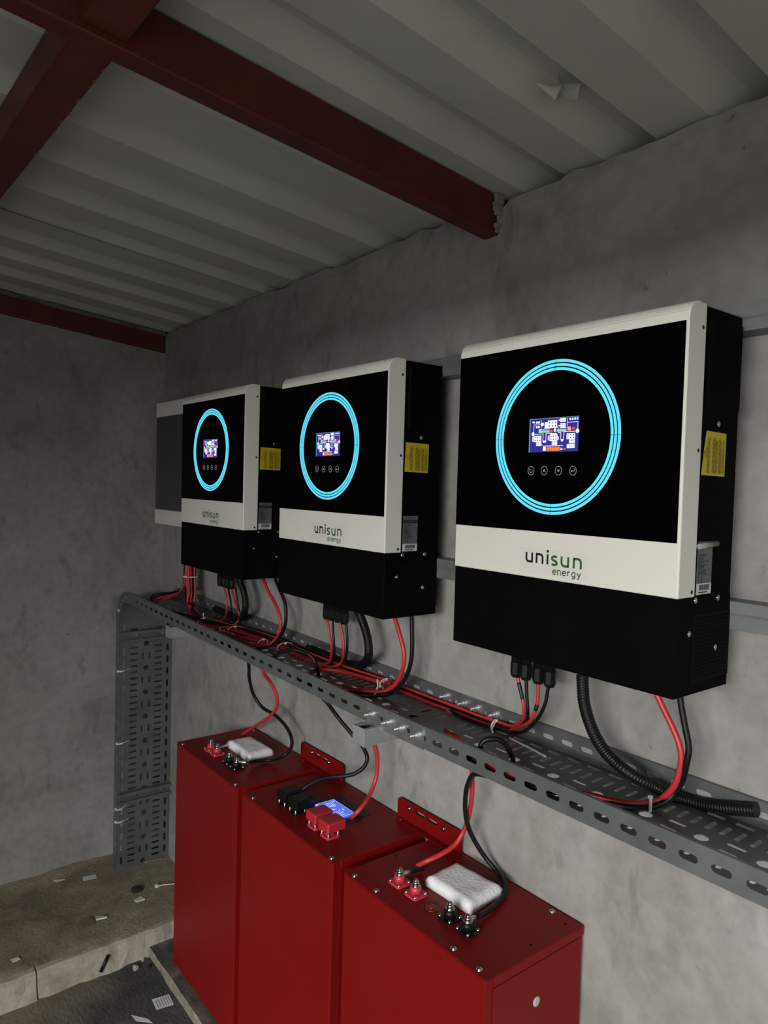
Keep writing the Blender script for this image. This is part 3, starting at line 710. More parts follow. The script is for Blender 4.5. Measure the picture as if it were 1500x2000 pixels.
# right-hand length (level)
XJ, XE = -.135, .98
trR = thing('cable_tray', 'right length of perforated grey steel tray under the nearest inverter', 'cable tray', (XJ, TC, WZ), 'perforated cable trays')
obj('channel', channel(XE - XJ, .0876, .175 - XJ, .036 - XJ), TRAY, trR)
# left-hand length: rises slightly to the left, then bends down the left wall
XB = -1.705
trL = thing('cable_tray', 'left length of perforated grey steel tray, bending down the left wall to the soil', 'cable tray', (0, 0, 0), 'perforated cable trays')
bm = channel(XJ - XB - .002, .0925, .030, .012, (.024, .0088))
SL = .018
for v in bm.verts:
    x = v.co.x + XB; v.co = Vector((x, v.co.y + TC, WZ + v.co.z + SL*(XJ - x)))
obj('channel', bm, TRAY, trL)
ZB = WZ + SL*(XJ - XB)                                   # web height where the bend starts
RB = .088; CX, CZ = XB, ZB - RB
bm = bmesh.new(); n = 14; fr = []
for i in range(n + 1):
    a = math.radians(90 + 90*i/n); c, s = math.cos(a), math.sin(a)
    fr.append([bm.verts.new((CX + r*c, y, CZ + r*s)) for r, y in ((RB, TY0), (RB, TY1), (RB + .0013, TY1), (RB + .0013, TY0))])
for a, b in zip(fr, fr[1:]):
    for k in range(4): bm.faces.new((a[k], b[k], b[(k+1) % 4], a[(k+1) % 4]))
ho = []
for a in (101, 120, 139, 158, 174): ho.append(slot((RB + .0195)*math.cos(math.radians(a)), (RB + .0195)*math.sin(math.radians(a)), .022, .010, math.radians(a + 90)))
fl = plate(arc(0, 0, RB, 90, 180, 14) + arc(0, 0, RB + FH, 180, 90, 14), ho, .0013)
for y in (TY0, TY1): add_mesh(bm, fl, Matrix(((1, 0, 0, CX), (0, 0, -1, y), (0, 1, 0, CZ), (0, 0, 0, 1))))
obj('bend', bm, TRAY, trL)
# riser: web faces the room, flanges run back to the wall
RX, RZ0 = CX - RB, -1.247
Lr = CZ - RZ0
bm = channel(Lr, .0953, -.550 - RZ0, .02)
Mx = Matrix(((0, 0, -1, RX), (0, 1, 0, TC + .0022), (1, 0, 0, RZ0), (0, 0, 0, 1)))
for v in bm.verts: v.co = Mx @ v.co
obj('riser', bm, TRAY, trL)
# splice plates with four bolts on each flange, bolted to the right-hand length
def splice(y, x0, x1, bolts, zb, side):
    bm = bmesh.new(); z0, z1 = -.0015, .0425
    hs = [circ(b - x0 - (x1 - x0)/2, .0215, .0034, 8) for b in bolts] + [slot((bolts[0] + bolts[1])/2 - (x0 + x1)/2, .0215, .026, .011), circ((bolts[2] + bolts[3])/2 - (x0 + x1)/2, .0225, .0055, 10)]
    add_mesh(bm, plate([(-(x1 - x0)/2, z0), ((x1 - x0)/2, z0), ((x1 - x0)/2, z1), (-(x1 - x0)/2, z1)], hs, .0018), Matrix(((1, 0, 0, (x0 + x1)/2 - XJ), (0, 0, -1, y - TC), (0, 1, 0, 0), (0, 0, 0, 1))))
    for v in bm.verts: v.co.z += max(0, -v.co.x)*SL
    sp = obj('splice_plate', bm, BRIGHT if side < 0 else GALV, trR)
    bm = bmesh.new(); L_ = .017
    cyl(bm, (0, 0, 0), .0085, side*.0014, 'y', 16); cyl(bm, (0, side*.0014, 0), .0066, side*.0055, 'y', 6); cyl(bm, (0, side*.0069, 0), .0031, side*(L_ - .0069), 'y', 8)
    for k in range(3): cyl(bm, (0, side*(.009 + .0027*k), 0), .0038, side*.0011, 'y', 8)
    me = None
    for b in bolts: o = obj('bolt', bm if me is None else me, BRIGHT, sp, (b - XJ, y - TC + side*.0009, zb - WZ + max(0, XJ - b)*SL)); me = o.data
splice(TY0 - .0017, -.222, -.044, (-.207, -.151, -.111, -.064), -.189, -1)
splice(TY1 - .0017, -.225, -.045, (-.206, -.149, -.110, -.059), -.1845, -1)

# support arms: 41 mm struts under the tray, running out from the wall
ARM = noisy('arm_strut', [(0.3, (0.26, 0.265, 0.265)), (0.7, (0.38, 0.385, 0.38))], scale=12, rough=.5, metal=.3, bump=.06, bscale=120)
def arm(x0, zt, label, y0=-.194):
    t = thing('support_arm', label, 'bracket', (x0, YW, zt), 'strut arms under the tray')
    bm = bmesh.new(); Ly = y0 - YW; pr = [(0, 0), (.009, 0), (.009, -.002), (.002, -.002), (.002, -.033), (.039, -.033), (.039, -.002), (.032, -.002), (.032, 0), (.041, 0), (.041, -.035), (0, -.035)]
    A = [bm.verts.new((x, 0, z)) for x, z in pr]; B = [bm.verts.new((x, Ly, z)) for x, z in pr]
    for i in range(12): bm.faces.new((A[i], A[(i+1) % 12], B[(i+1) % 12], B[i]))
    bm.faces.new(A[::-1]); bm.faces.new(B); obj('strut', bm, ARM, t)
    bm = bmesh.new(); box(bm, -.0005, .0415, Ly - .0018, Ly, -.036, .0005); obj('end_cap', bm, ARM, t)
    bm = bmesh.new(); box(bm, -.02, .061, -.004, 0, -.075, .0); bevel(bm, .002, 1); obj('wall_flange', bm, ARM, t)
arm(-.231, WZ - .0018, 'short galvanised strut poking out under the bolted joint of the tray')
arm(-1.290, WZ + SL*(XJ + 1.25) - .0018, 'short galvanised strut under the left tray near the bend', -.180)
# crossbars over the riser
def crossbar(z, label):
    t = thing('crossbar', label, 'bracket', (RX + .0015, TY0 + .002, z), 'steel crossbars on the riser')
    bm = bmesh.new(); Ly = .205; pr = [(0, 0), (.021, 0), (.021, .010), (.0195, .010), (.0195, .0015), (.0015, .0015), (.0015, .0395), (.0195, .0395), (.0195, .031), (.021, .031), (.021, .041), (0, .041)]
    A = [bm.verts.new((x, 0, zz)) for x, zz in pr]; B = [bm.verts.new((x, Ly, zz)) for x, zz in pr]
    for i in range(12): bm.faces.new((A[i], B[i], B[(i+1) % 12], A[(i+1) % 12]))
    bm.faces.new(A); bm.faces.new(B[::-1]); obj('strut', bm, TRAY, t)
    bm = bmesh.new(); cyl(bm, (.0015, 0, 0), .0075, .006, 'x', 6); cyl(bm, (.0075, 0, 0), .0035, .010, 'x', 8); me = None
    for y in (.060, .165): o = obj('bolt', bm if me is None else me, CHROME, t, (0, y, .026)); me = o.data
crossbar(-.345, 'grey steel crossbar at the top of the riser, just under the bend')
crossbar(-.968, 'grey steel crossbar low on the riser, beside the far left red cabinet')

# ------------------------------------------------------------------ batteries on a board
BT, BB, BF, BK = -.507, -1.178, -.2175, .0345          # top, bottom, front, back
t = thing('battery_plinth', 'dusty dark board on blocks carrying the red battery cabinets', 'board', (0, 0, 0))
bm = bmesh.new(); n = 50; fr = []; x0, x1 = -1.205, .62
for i in range(n + 1):
    x = x0 + (x1 - x0)*i/n; j = rw.uniform(-.0012, .0012)
    fr.append([bm.verts.new(p) for p in ((x, YW - .001, BB - .001), (x, -.2490 + j, BB - .001), (x, -.2515 + j, BB - .004), (x, -.2505 - j, BB - .031), (x, YW - .001, BB - .031))])
for a, b in zip(fr, fr[1:]):
    for q in range(5): f = bm.faces.new((a[q], b[q], b[(q+1) % 5], a[(q+1) % 5])); f.material_index = 1 if q in (1, 2) else 0
bm.faces.new(fr[0]); bm.faces.new(fr[-1][::-1]); obj('board', bm, [PLANK, PLANKE], t)
mb = None
for x in (-1.13, -.62, -.05, .45):
    bm = bmesh.new(); box(bm, 0, .10, -.19, .02, -1.315, BB - .031); bevel(bm, .004, 1); obj('block', bm, CONC, t, (x, 0, 0))

sc_bm = bmesh.new(); dome(sc_bm, (0, 0, .0016), .0042, .0030, 'z', 10); cyl(sc_bm, (0, 0, 0), .0060, .0016, seg=14); SCREW = None
def screws(t, pts, m=CHROME, name='screw'):
    global SCREW
    for p in pts:
        if SCREW is None: o = obj('screw', sc_bm, m, t, p); SCREW = o.data
        else: o = obj(name, SCREW, m, t, p)
def terminal(t, x, y, z, m, covered=False):
    bm = bmesh.new(); s = .0175
    lo = [bm.verts.new((a, b, 0)) for a, b in rrect(-s, s, -s, s, .006, 3)]; hi = [bm.verts.new((a, b, .0045)) for a, b in rrect(-s, s, -s, s, .006, 3)]
    n = len(lo)
    for i in range(n): bm.faces.new((lo[i], lo[(i+1) % n], hi[(i+1) % n], hi[i]))
    bm.faces.new(lo[::-1]); bm.faces.new(hi); cyl(bm, (0, 0, .0045), .0112, .0135, seg=20, r2=.0105)
    o = obj('terminal', bm, m, t, (x, y, z))
    bm = bmesh.new()
    for a in (-1, 1):
        for b in (-1, 1): dome(bm, (a*.0128, b*.0128, .0045), .0033, .0028 if not covered else .009, 'z', 8)
    obj('terminal_screws', bm, CHROME, o)
    if not covered:
        bm = bmesh.new(); cyl(bm, (0, 0, .018), .0088, .0016, seg=18); cyl(bm, (0, 0, .0196), .0070, .0016, seg=16); cyl(bm, (0, 0, .0212), .0065, .0052, seg=6); cyl(bm, (0, 0, .0264), .0044, .0030, seg=12); dome(bm, (0, 0, .0294), .0044, .0022, 'z', 12); obj('bolt', bm, CHROME, o)
def battery(x0, x1, label):
    w_ = x1 - x0; H = BT - BB
    t = thing('battery_cabinet', label, 'battery', (x0, 0, BB), 'red battery cabinets')
    bm = bmesh.new(); box(bm, .0015, w_ - .0015, BF + .0012, BK, 0, H - .0035); bevel(bm, .0022, 2); obj('cabinet', bm, REDP, t)
    bm = bmesh.new(); box(bm, 0, w_, BF + .0008, BK + .002, H - .003, H); box(bm, w_ - .002, w_ + .0004, BF + .020, BK + .002, H - .018, H - .001); box(bm, -.0004, .002, BF + .020, BK + .002, H - .018, H - .001); bevel(bm, .0012, 1); obj('lid', bm, REDP, t)
    # folded side flange standing proud at the front right corner
    bm = bmesh.new(); box(bm, w_ - .0012, w_ + .0004, BF + .019, BK - .004, .004, H - .019); obj('side_panel', bm, REDP, t)
    return t, H
PLUG = mat('pale_plug', (.42, .40, .40), .4)
b1, H = battery(-1.100, -.697, 'red battery cabinet at far left, first from the riser, white wadding on its lid')
screws(b1, [(.030, -.2085, H), (.376, -.2085, H), (.037, .020, H), (.335, .020, H)])
for x in (-.986, -.944): terminal(b1, x + 1.100, -.1575, H, PINKPL)
for x in (-.866, -.820): terminal(b1, x + 1.100, -.1575, H, BPLAST)
b2, H = battery(-.672, -.2585, 'red battery cabinet in the middle with a lit blue screen in its lid')
screws(b2, [(.045, -.2085, H), (.395, -.2085, H), (.345, .020, H)])
for k, (x, m) in enumerate(((-.551, BPLAST), (-.500, BPLAST), (-.414, PINKPL), (-.3605, PINKPL))): terminal(b2, x + .672, -.1575, H, m, True)
for x, m, nm in ((-.557, BPLAST, 'black rubber terminal cover'), (-.503, BPLAST, 'black rubber terminal cover'), (-.4215, REDPL, 'red rubber terminal cover'), (-.3680, REDPL, 'red rubber terminal cover')):
    bm = bmesh.new(); hgt = .0245
    if m is REDPL: box(bm, -.0205, .0205, -.0165, .0345, 0, hgt); bevel(bm, .0045, 3)
    else:
        box(bm, -.0205, .0205, -.0165, .036, 0, hgt); bevel(bm, .003, 2); box(bm, -.017, .017, .030, .040, .002, .018)
    obj('terminal_cover', bm, m, b2, (x + .672, -.1555, H + .0095), label=nm)
# lit screen in a dark recess
bm = bmesh.new(); box(bm, .148, .281, -.108, -.020, H - .001, H + .0006); o = obj('screen_bezel', bm, BPLAST, b2)
bm = bmesh.new(); LX0, LX1, LY0, LY1, LZ = .172, .262, -.109, -.054, H + .0055
box(bm, LX0, LX1, LY0, LY1, H + .0006, LZ); sc = obj('screen', bm, BSCR, b2)
bm = bmesh.new()
def lq(u0, u1, v0, v1, mi=0, k=1): bm.faces.new([bm.verts.new((LX0 + (LX1 - LX0)*u, LY1 - (LY1 - LY0)*v, LZ + .0003*k)) for u, v in ((u0, v1), (u1, v1), (u1, v0), (u0, v0))]).material_index = mi
lq(.0, 1, 0, .018); lq(0, .010, 0, 1); lq(.985, 1, 0, 1); lq(0, .62, .94, 1, 1); lq(0, .03, .80, 1, 1)
for k in range(7): lq(.10, .25 + .02*(k % 3), .22 + .085*k, .245 + .085*k); 
for k in range(4): lq(.28, .36, .25 + .085*k, .30 + .085*k)
lq(.06, .14, .10, .15)
for k in range(6): lq(.72, .83 + .015*(k % 2), .36 + .09*k, .388 + .09*k)
for k in range(4): lq(.88, .93, .40 + .09*k, .45 + .09*k)
lq(.62, .72, .20, .26); lq(.56, .60, .16, .19)
cx, cy, rx = LX0 + .5*(LX1 - LX0), LY1 - .58*(LY1 - LY0), .0165
pts = [(cx + rx*math.cos(math.radians(a)), cy + rx*math.sin(math.radians(a))) for a in range(-240, 61, 15)]
for (a, b), (c, d) in zip(pts, pts[1:]):
    v = Vector((c - a, d - b)).normalized()*.0006; bm.faces.new([bm.verts.new((p, q_, LZ + .0004)) for p, q_ in ((a - v.y, b + v.x), (a + v.y, b - v.x), (c + v.y, d - v.x), (c - v.y, d + v.x))])
bm.faces.new([bm.verts.new((cx + p, cy + q_, LZ + .0004)) for p, q_ in ((-.004, -.002), (.003, -.002), (.006, .011), (.002, .004))])
obj('screen_print', bm, [BSCRW, BSCRP], sc)
bm = bmesh.new(); vs = [bm.verts.new(p) for p in ((.262, -.060, H + .004), (.262, -.040, H + .004), (.276, -.036, H + .015), (.276, -.058, H + .013))]; bm.faces.new(vs); obj('peel_tab', bm, CLEAR, sc, label='clear peel-off tab')
b3, H = battery(-.2215, .1770, 'red battery cabinet nearest the camera, bare bolt terminals and larger white wadding')
screws(b3, [(.027, -.2080, H), (.0945, -.205, H), (.309, -.203, H), (.372, -.205, H), (.338, .022, H)])
for x in (-.1225, -.0735): terminal(b3, x + .2215, -.1505, H, PINKPL)
for x in (.0205, .0665): terminal(b3, x + .2215, -.1490, H, BPLAST)
bm = bmesh.new(); cyl(bm, (0, 0, 0), .0115, .002, seg=20); cyl(bm, (0, 0, .002), .007, .003, seg=16); dome(bm, (0, 0, .005), .006, .003, 'z', 14); obj('reset_button', bm, [mat('red_translucent_button', (.17, .012, .010), .2)], b3, (.1995, -.1560, H), label='round dark red button')
bm = bmesh.new(); cyl(bm, (0, 0, 0), .0085, .0012, 'x', 20); dome(bm, (.0012, 0, 0), .0080, .0012, 'x', 20); obj('knockout_plug', bm, PLUG, b3, (.3989, -.091, -.593 - BB), label='round pale plug in the side')
bm = bmesh.new()
for x, y in ((.0135, -.091), (.3765, .012), (.379, -.086)): cyl(bm, (x, y, H - .0006), .0028, .0008, seg=10)
obj('lid_holes', bm, VOID, b3)

# wall ears joining the cabinets
def ear(x0, x1, bolts, slots, label):
    t = thing('wall_bracket', label, 'bracket', (x0, .030, BT), 'red wall ears between cabinets'); w_ = x1 - x0; hh = .0475
    out = [(0, 0), (w_, 0)] + [(w_ - .010 + .010*math.cos(a), hh - .010 + .010*math.sin(a)) for a in [math.pi/2*k/4 for k in range(5)]] + [(.010 + .010*math.cos(a), hh - .010 + .010*math.sin(a)) for a in [math.pi/2 + math.pi/2*k/4 for k in range(5)]]
    bm = bmesh.new(); add_mesh(bm, plate(out, [slot(a - x0, b - BT, .034, .0085) for a, b in slots] + [circ(a - x0, b - BT, .0042, 10) for a, b in bolts], .0022), Matrix(((1, 0, 0, 0), (0, 0, -1, 0), (0, 1, 0, 0), (0, 0, 0, 1))))
    obj('ear_plate', bm, REDP, t)
    bm = bmesh.new(); box(bm, .012, w_ - .002, -.019, .001, .0004, .0024); bevel(bm, .0008, 1); obj('lip', bm, REDP, t)
    bm = bmesh.new(); cyl(bm, (0, -.0011, 0), .0066, -.0012, 'y', 16); dome(bm, (0, -.0023, 0), .0046, .0032, '-y', 10); me = None
    for a, b in bolts: o = obj('bolt', bm if me is None else me, CHROME, t, (a - x0, 0, b - BT)); me = o.data
ear(-.792, -.578, ((-.731, -.4735), (-.647, -.4745)), ((-.706, -.4735), (-.667, -.4735)), 'red slotted wall ear between first and middle battery cabinets')
ear(-.351, -.134, ((-.308, -.4735), (-.190, -.4745)), ((-.270, -.4735), (-.229, -.4735)), 'red slotted wall ear between middle and nearest battery cabinets')

# wadding pads
def pad(pts, z0, h, name, label, seed):
    rr = random.Random(seed); bm = bmesh.new(); n = 16; g = []
    for lvl in range(6):
        pass
    from mathutils import noise as mn
    P = [Vector((x, y, 0)) for x, y in pts]; c = sum(P, Vector())/4
    def pos(u, v): return P[0]*(1-u)*(1-v) + P[1]*u*(1-v) + P[2]*u*v + P[3]*(1-u)*v
    top = [[None]*(n + 1) for _ in range(n + 1)]; bot = [[None]*(n + 1) for _ in range(n + 1)]
    for i in range(n + 1):
        for j in range(n + 1):
            u, v = i/n, j/n; p = pos(u, v); e = min(u, v, 1-u, 1-v)*n
            k = min(1, e/2.0); rnd = 1 - (1 - k)**2
            q = p + (c - p).normalized()*(.004*(1 - rnd)) if e < 2 else p
            wob = .0016*mn.noise(Vector((p.x*40 + seed, p.y*40, 1)))
            top[i][j] = bm.verts.new((q.x + (wob*.5 if e < 1 else 0), q.y + (wob*.5 if e < 1 else 0), z0 + h*(.55 + .45*rnd) + wob)); bot[i][j] = bm.verts.new((q.x, q.y, z0))
    for i in range(n):
        for j in range(n):
            bm.faces.new((top[i][j], top[i+1][j], top[i+1][j+1], top[i][j+1])).smooth = True; bm.faces.new((bot[i][j], bot[i][j+1], bot[i+1][j+1], bot[i+1][j]))
    rim = [(i, 0) for i in range(n)] + [(n, j) for j in range(n)] + [(i, n) for i in range(n, 0, -1)] + [(0, j) for j in range(n, 0, -1)]
    for a, b in zip(rim, rim[1:] + rim[:1]): bm.faces.new((top[a[0]][a[1]], bot[a[0]][a[1]], bot[b[0]][b[1]], top[b[0]][b[1]])).smooth = True
    tag(obj(name, bm, WADDING), label, 'pad', 'white wadding pads')
pad([(-.089, -.118), (.040, -.116), (.029, -.012), (-.096, -.024)], BT + .0004, .0215, 'wadding_pad', 'larger white wadding pad on the nearest battery cabinet, behind bolt terminals', 4)
pad([(-.984, -.113), (-.829, -.117), (-.840, -.028), (-.980, -.034)], BT + .0004, .0225, 'wadding_pad', 'white wadding pad on the far left battery cabinet', 9)

# ------------------------------------------------------------------ cables
CABLES = {
 'spine': [(-1.4,-0.05,-0.186),(-1.3,-0.055,-0.188),(-1.211,-0.05,-0.19),(-1.125,-0.03,-0.191),(-1.048,-0.012,-0.193),(-0.967,-0.002,-0.194),(-0.875,0.002,-0.196),(-0.807,0.0,-0.197),(-0.722,-0.008,-0.199),(-0.665,-0.008,-0.2),(-0.595,0.0,-0.201),(-0.492,0.008,-0.203),(-0.423,0.014,-0.204),(-0.346,0.02,-0.205),(-0.25,0.022,-0.207),(-0.2,0.022,-0.208)],
 's3_r1': [(0.059,-0.032,-0.069),(0.065,-0.032,-0.086),(0.075,-0.032,-0.114),(0.076,-0.03,-0.136),(0.046,-0.005,-0.165),(0.009,0.015,-0.186),(-0.028,0.024,-0.191),(-0.098,0.024,-0.194),(-0.152,0.024,-0.193)],
 's3_b1': [(0.08,-0.032,-0.069),(0.083,-0.032,-0.101),(0.085,-0.03,-0.134),(0.053,0.0,-0.164),(-0.008,0.031,-0.198),(-0.028,0.025,-0.198),(-0.095,0.021,-0.198),(-0.15,0.023,-0.198)],
 's3_r2': [(0.108,-0.032,-0.071),(0.109,-0.032,-0.099),(0.105,-0.032,-0.118),(0.094,-0.03,-0.141),(-0.008,0.031,-0.201),(-0.011,0.031,-0.203),(-0.032,0.029,-0.204),(-0.094,0.02,-0.204),(-0.151,0.024,-0.204)],
 's3_b2': [(0.131,-0.032,-0.071),(0.127,-0.032,-0.099),(0.116,-0.032,-0.125),(0.086,-0.02,-0.157),(0.004,0.031,-0.204),(-0.018,0.023,-0.205),(-0.087,0.013,-0.205),(-0.141,0.014,-0.205)],
 's2_r1': [(-0.587,-0.032,-0.067),(-0.579,-0.032,-0.075),(-0.571,-0.032,-0.101),(-0.56,-0.032,-0.131),(-0.569,-0.025,-0.16),(-0.6,-0.015,-0.189)],
 's2_b1': [(-0.556,-0.032,-0.066),(-0.555,-0.032,-0.078),(-0.552,-0.032,-0.103),(-0.549,-0.03,-0.139),(-0.584,-0.01,-0.178),(-0.606,-0.011,-0.195)],
 's2_r2': [(-0.524,-0.032,-0.067),(-0.516,-0.032,-0.084),(-0.506,-0.032,-0.114),(-0.505,-0.032,-0.141),(-0.546,-0.012,-0.178),(-0.567,-0.017,-0.189)],
 's2_b2': [(-0.497,-0.032,-0.066),(-0.492,-0.032,-0.092),(-0.49,-0.032,-0.12),(-0.503,-0.025,-0.151),(-0.57,0.013,-0.191),(-0.579,-0.005,-0.196)],
 's1_r1': [(-1.187,-0.032,-0.059),(-1.178,-0.032,-0.073),(-1.166,-0.032,-0.103),(-1.165,-0.03,-0.137),(-1.224,-0.01,-0.172),(-1.2,-0.039,-0.177)],
 's1_b1': [(-1.157,-0.032,-0.06),(-1.149,-0.032,-0.074),(-1.133,-0.032,-0.105),(-1.132,-0.03,-0.14),(-1.205,-0.004,-0.178),(-1.21,-0.022,-0.184)],
 's1_r2': [(-1.131,-0.032,-0.06),(-1.123,-0.032,-0.074),(-1.1,-0.032,-0.103),(-1.078,-0.03,-0.132),(-1.128,-0.01,-0.168),(-1.123,-0.033,-0.179)],
 's1_b2': [(-1.102,-0.032,-0.058),(-1.095,-0.032,-0.076),(-1.082,-0.032,-0.11),(-1.084,-0.025,-0.143),(-1.142,0.001,-0.181),(-1.129,-0.025,-0.186)],
 'cond3': [(0.202,-0.032,-0.034),(0.204,-0.032,-0.053),(0.208,-0.032,-0.08),(0.219,-0.032,-0.108),(0.234,-0.032,-0.132),(0.254,-0.032,-0.151),(0.27,-0.032,-0.16),(0.292,-0.032,-0.169),(0.311,-0.02,-0.18),(0.327,-0.002,-0.19),(0.346,0.012,-0.2),(0.366,0.022,-0.203),(0.39,0.025,-0.202),(0.414,0.025,-0.197),(0.444,0.025,-0.188),(0.472,0.025,-0.18)],
 'cond2': [(-0.447,-0.032,-0.022),(-0.441,-0.032,-0.034),(-0.421,-0.032,-0.06),(-0.405,-0.032,-0.092),(-0.401,-0.032,-0.116),(-0.438,-0.01,-0.147),(-0.492,0.012,-0.173),(-0.537,0.022,-0.185),(-0.576,0.024,-0.189),(-0.622,0.024,-0.189),(-0.684,0.024,-0.187),(-0.763,0.024,-0.185)],
 'cond1': [(-1.083,-0.032,-0.016),(-1.068,-0.032,-0.036),(-1.045,-0.032,-0.063),(-1.033,-0.032,-0.096),(-1.051,-0.025,-0.126),(-1.137,0.005,-0.159),(-1.214,0.022,-0.173),(-1.288,0.024,-0.17),(-1.369,0.024,-0.167)],
 'bat3_red': [(0.337,-0.032,-0.026),(0.342,-0.032,-0.035),(0.354,-0.032,-0.054),(0.368,-0.032,-0.075),(0.379,-0.032,-0.095),(0.385,-0.032,-0.116),(0.383,-0.032,-0.137),(0.377,-0.032,-0.161),(0.366,-0.032,-0.179),(0.352,-0.032,-0.195),(0.343,-0.049,-0.199),(0.325,-0.072,-0.199),(0.302,-0.087,-0.199),(0.274,-0.098,-0.199),(0.2,-0.135,-0.199),(0.1,-0.14,-0.199),(0.03,-0.125,-0.199),(-0.033,-0.089,-0.201),(-0.054,-0.09,-0.2),(-0.085,-0.074,-0.205),(-0.052,-0.074,-0.218),(-0.033,-0.058,-0.24),(-0.032,-0.05,-0.28),(-0.045,-0.035,-0.329),(-0.065,-0.02,-0.377),(-0.086,-0.012,-0.423),(-0.092,-0.03,-0.451),(-0.099,-0.062,-0.465),(-0.111,-0.09,-0.476),(-0.138,-0.096,-0.497)],
 'bat3_black': [(0.378,-0.032,-0.019),(0.379,-0.032,-0.03),(0.385,-0.032,-0.056),(0.391,-0.032,-0.079),(0.396,-0.032,-0.1),(0.393,-0.032,-0.125),(0.384,-0.025,-0.154),(0.372,-0.022,-0.177),(0.364,-0.03,-0.192),(0.35,-0.048,-0.202),(0.332,-0.075,-0.203),(0.316,-0.086,-0.203),(0.295,-0.091,-0.203),(0.18,-0.148,-0.203),(0.1,-0.152,-0.203),(0.055,-0.15,-0.198),(0.077,-0.145,-0.18),(0.078,-0.143,-0.17),(0.083,-0.138,-0.161),(0.091,-0.128,-0.158),(0.098,-0.118,-0.16),(0.104,-0.108,-0.168),(0.107,-0.1,-0.182),(0.093,-0.075,-0.209),(0.105,-0.09,-0.232),(0.05,-0.07,-0.255),(-0.006,-0.07,-0.267),(-0.032,-0.06,-0.297),(-0.053,-0.045,-0.337),(-0.065,-0.03,-0.381),(-0.068,-0.015,-0.416),(-0.061,0.0,-0.447),(-0.044,0.015,-0.477),(-0.018,0.02,-0.493),(0.015,0.004,-0.496),(0.035,-0.023,-0.5),(0.049,-0.062,-0.5),(0.055,-0.093,-0.499),(0.061,-0.118,-0.494)],
 'bat2_red': [(-0.312,-0.032,-0.012),(-0.306,-0.032,-0.022),(-0.29,-0.032,-0.05),(-0.274,-0.032,-0.083),(-0.27,-0.032,-0.108),(-0.277,-0.032,-0.137),(-0.295,-0.032,-0.165),(-0.319,-0.032,-0.185),(-0.33,-0.041,-0.192),(-0.35,-0.065,-0.193),(-0.379,-0.085,-0.194),(-0.415,-0.094,-0.194),(-0.5,-0.125,-0.192),(-0.545,-0.115,-0.192),(-0.549,-0.107,-0.194),(-0.556,-0.09,-0.19),(-0.557,-0.057,-0.19),(-0.524,-0.026,-0.191),(-0.465,-0.009,-0.192),(-0.416,-0.0,-0.193),(-0.386,0.014,-0.194),(-0.367,0.008,-0.193),(-0.362,0.002,-0.197),(-0.363,-0.014,-0.199),(-0.375,-0.046,-0.199),(-0.4,-0.105,-0.2),(-0.362,-0.095,-0.202),(-0.345,-0.07,-0.222),(-0.349,-0.06,-0.255),(-0.352,-0.06,-0.292),(-0.357,-0.045,-0.314),(-0.358,-0.035,-0.339),(-0.359,-0.03,-0.364),(-0.362,-0.028,-0.395),(-0.362,-0.035,-0.419),(-0.354,-0.055,-0.439),(-0.34,-0.08,-0.448),(-0.339,-0.1,-0.461),(-0.375,-0.095,-0.492)],
 'bat2_black': [(-0.249,-0.032,0.003),(-0.248,-0.032,-0.013),(-0.246,-0.032,-0.043),(-0.244,-0.032,-0.072),(-0.245,-0.032,-0.097),(-0.255,-0.032,-0.132),(-0.272,-0.032,-0.158),(-0.302,-0.032,-0.186),(-0.324,-0.042,-0.198),(-0.344,-0.07,-0.2),(-0.374,-0.088,-0.199),(-0.406,-0.091,-0.198),(-0.5,-0.145,-0.196),(-0.6,-0.155,-0.195),(-0.68,-0.155,-0.19),(-0.657,-0.148,-0.174),(-0.645,-0.14,-0.158),(-0.627,-0.13,-0.148),(-0.604,-0.12,-0.141),(-0.581,-0.105,-0.143),(-0.562,-0.096,-0.148),(-0.552,-0.09,-0.156),(-0.545,-0.085,-0.173),(-0.552,-0.074,-0.202),(-0.535,-0.085,-0.235),(-0.513,-0.07,-0.262),(-0.507,-0.055,-0.284),(-0.49,-0.04,-0.31),(-0.471,-0.025,-0.334),(-0.455,-0.015,-0.349),(-0.439,-0.01,-0.365),(-0.425,-0.01,-0.38),(-0.424,-0.012,-0.393),(-0.429,-0.02,-0.408),(-0.44,-0.035,-0.421),(-0.455,-0.05,-0.428),(-0.479,-0.068,-0.434),(-0.507,-0.085,-0.445),(-0.525,-0.1,-0.458),(-0.54,-0.115,-0.473),(-0.543,-0.128,-0.481)],
 'bat1_red': [(-0.935,-0.032,0.003),(-0.922,-0.032,-0.01),(-0.893,-0.032,-0.038),(-0.855,-0.032,-0.065),(-0.828,-0.032,-0.092),(-0.818,-0.032,-0.115),(-0.821,-0.032,-0.142),(-0.839,-0.032,-0.167),(-0.854,-0.041,-0.182),(-0.853,-0.067,-0.184),(-0.87,-0.092,-0.184),(-0.906,-0.107,-0.183),(-0.957,-0.109,-0.182),(-1.03,-0.11,-0.178),(-1.07,-0.1,-0.178),(-1.001,-0.093,-0.182),(-0.97,-0.078,-0.182),(-0.935,-0.054,-0.186),(-0.897,-0.041,-0.188),(-0.907,-0.052,-0.191),(-0.83,-0.105,-0.19),(-0.797,-0.112,-0.2),(-0.788,-0.105,-0.22),(-0.789,-0.098,-0.244),(-0.805,-0.065,-0.283),(-0.8,-0.05,-0.316),(-0.805,-0.045,-0.348),(-0.874,-0.03,-0.402),(-0.968,-0.02,-0.455),(-1.04,-0.018,-0.498),(-1.064,-0.03,-0.52),(-0.99,-0.07,-0.498),(-0.978,-0.095,-0.5)],
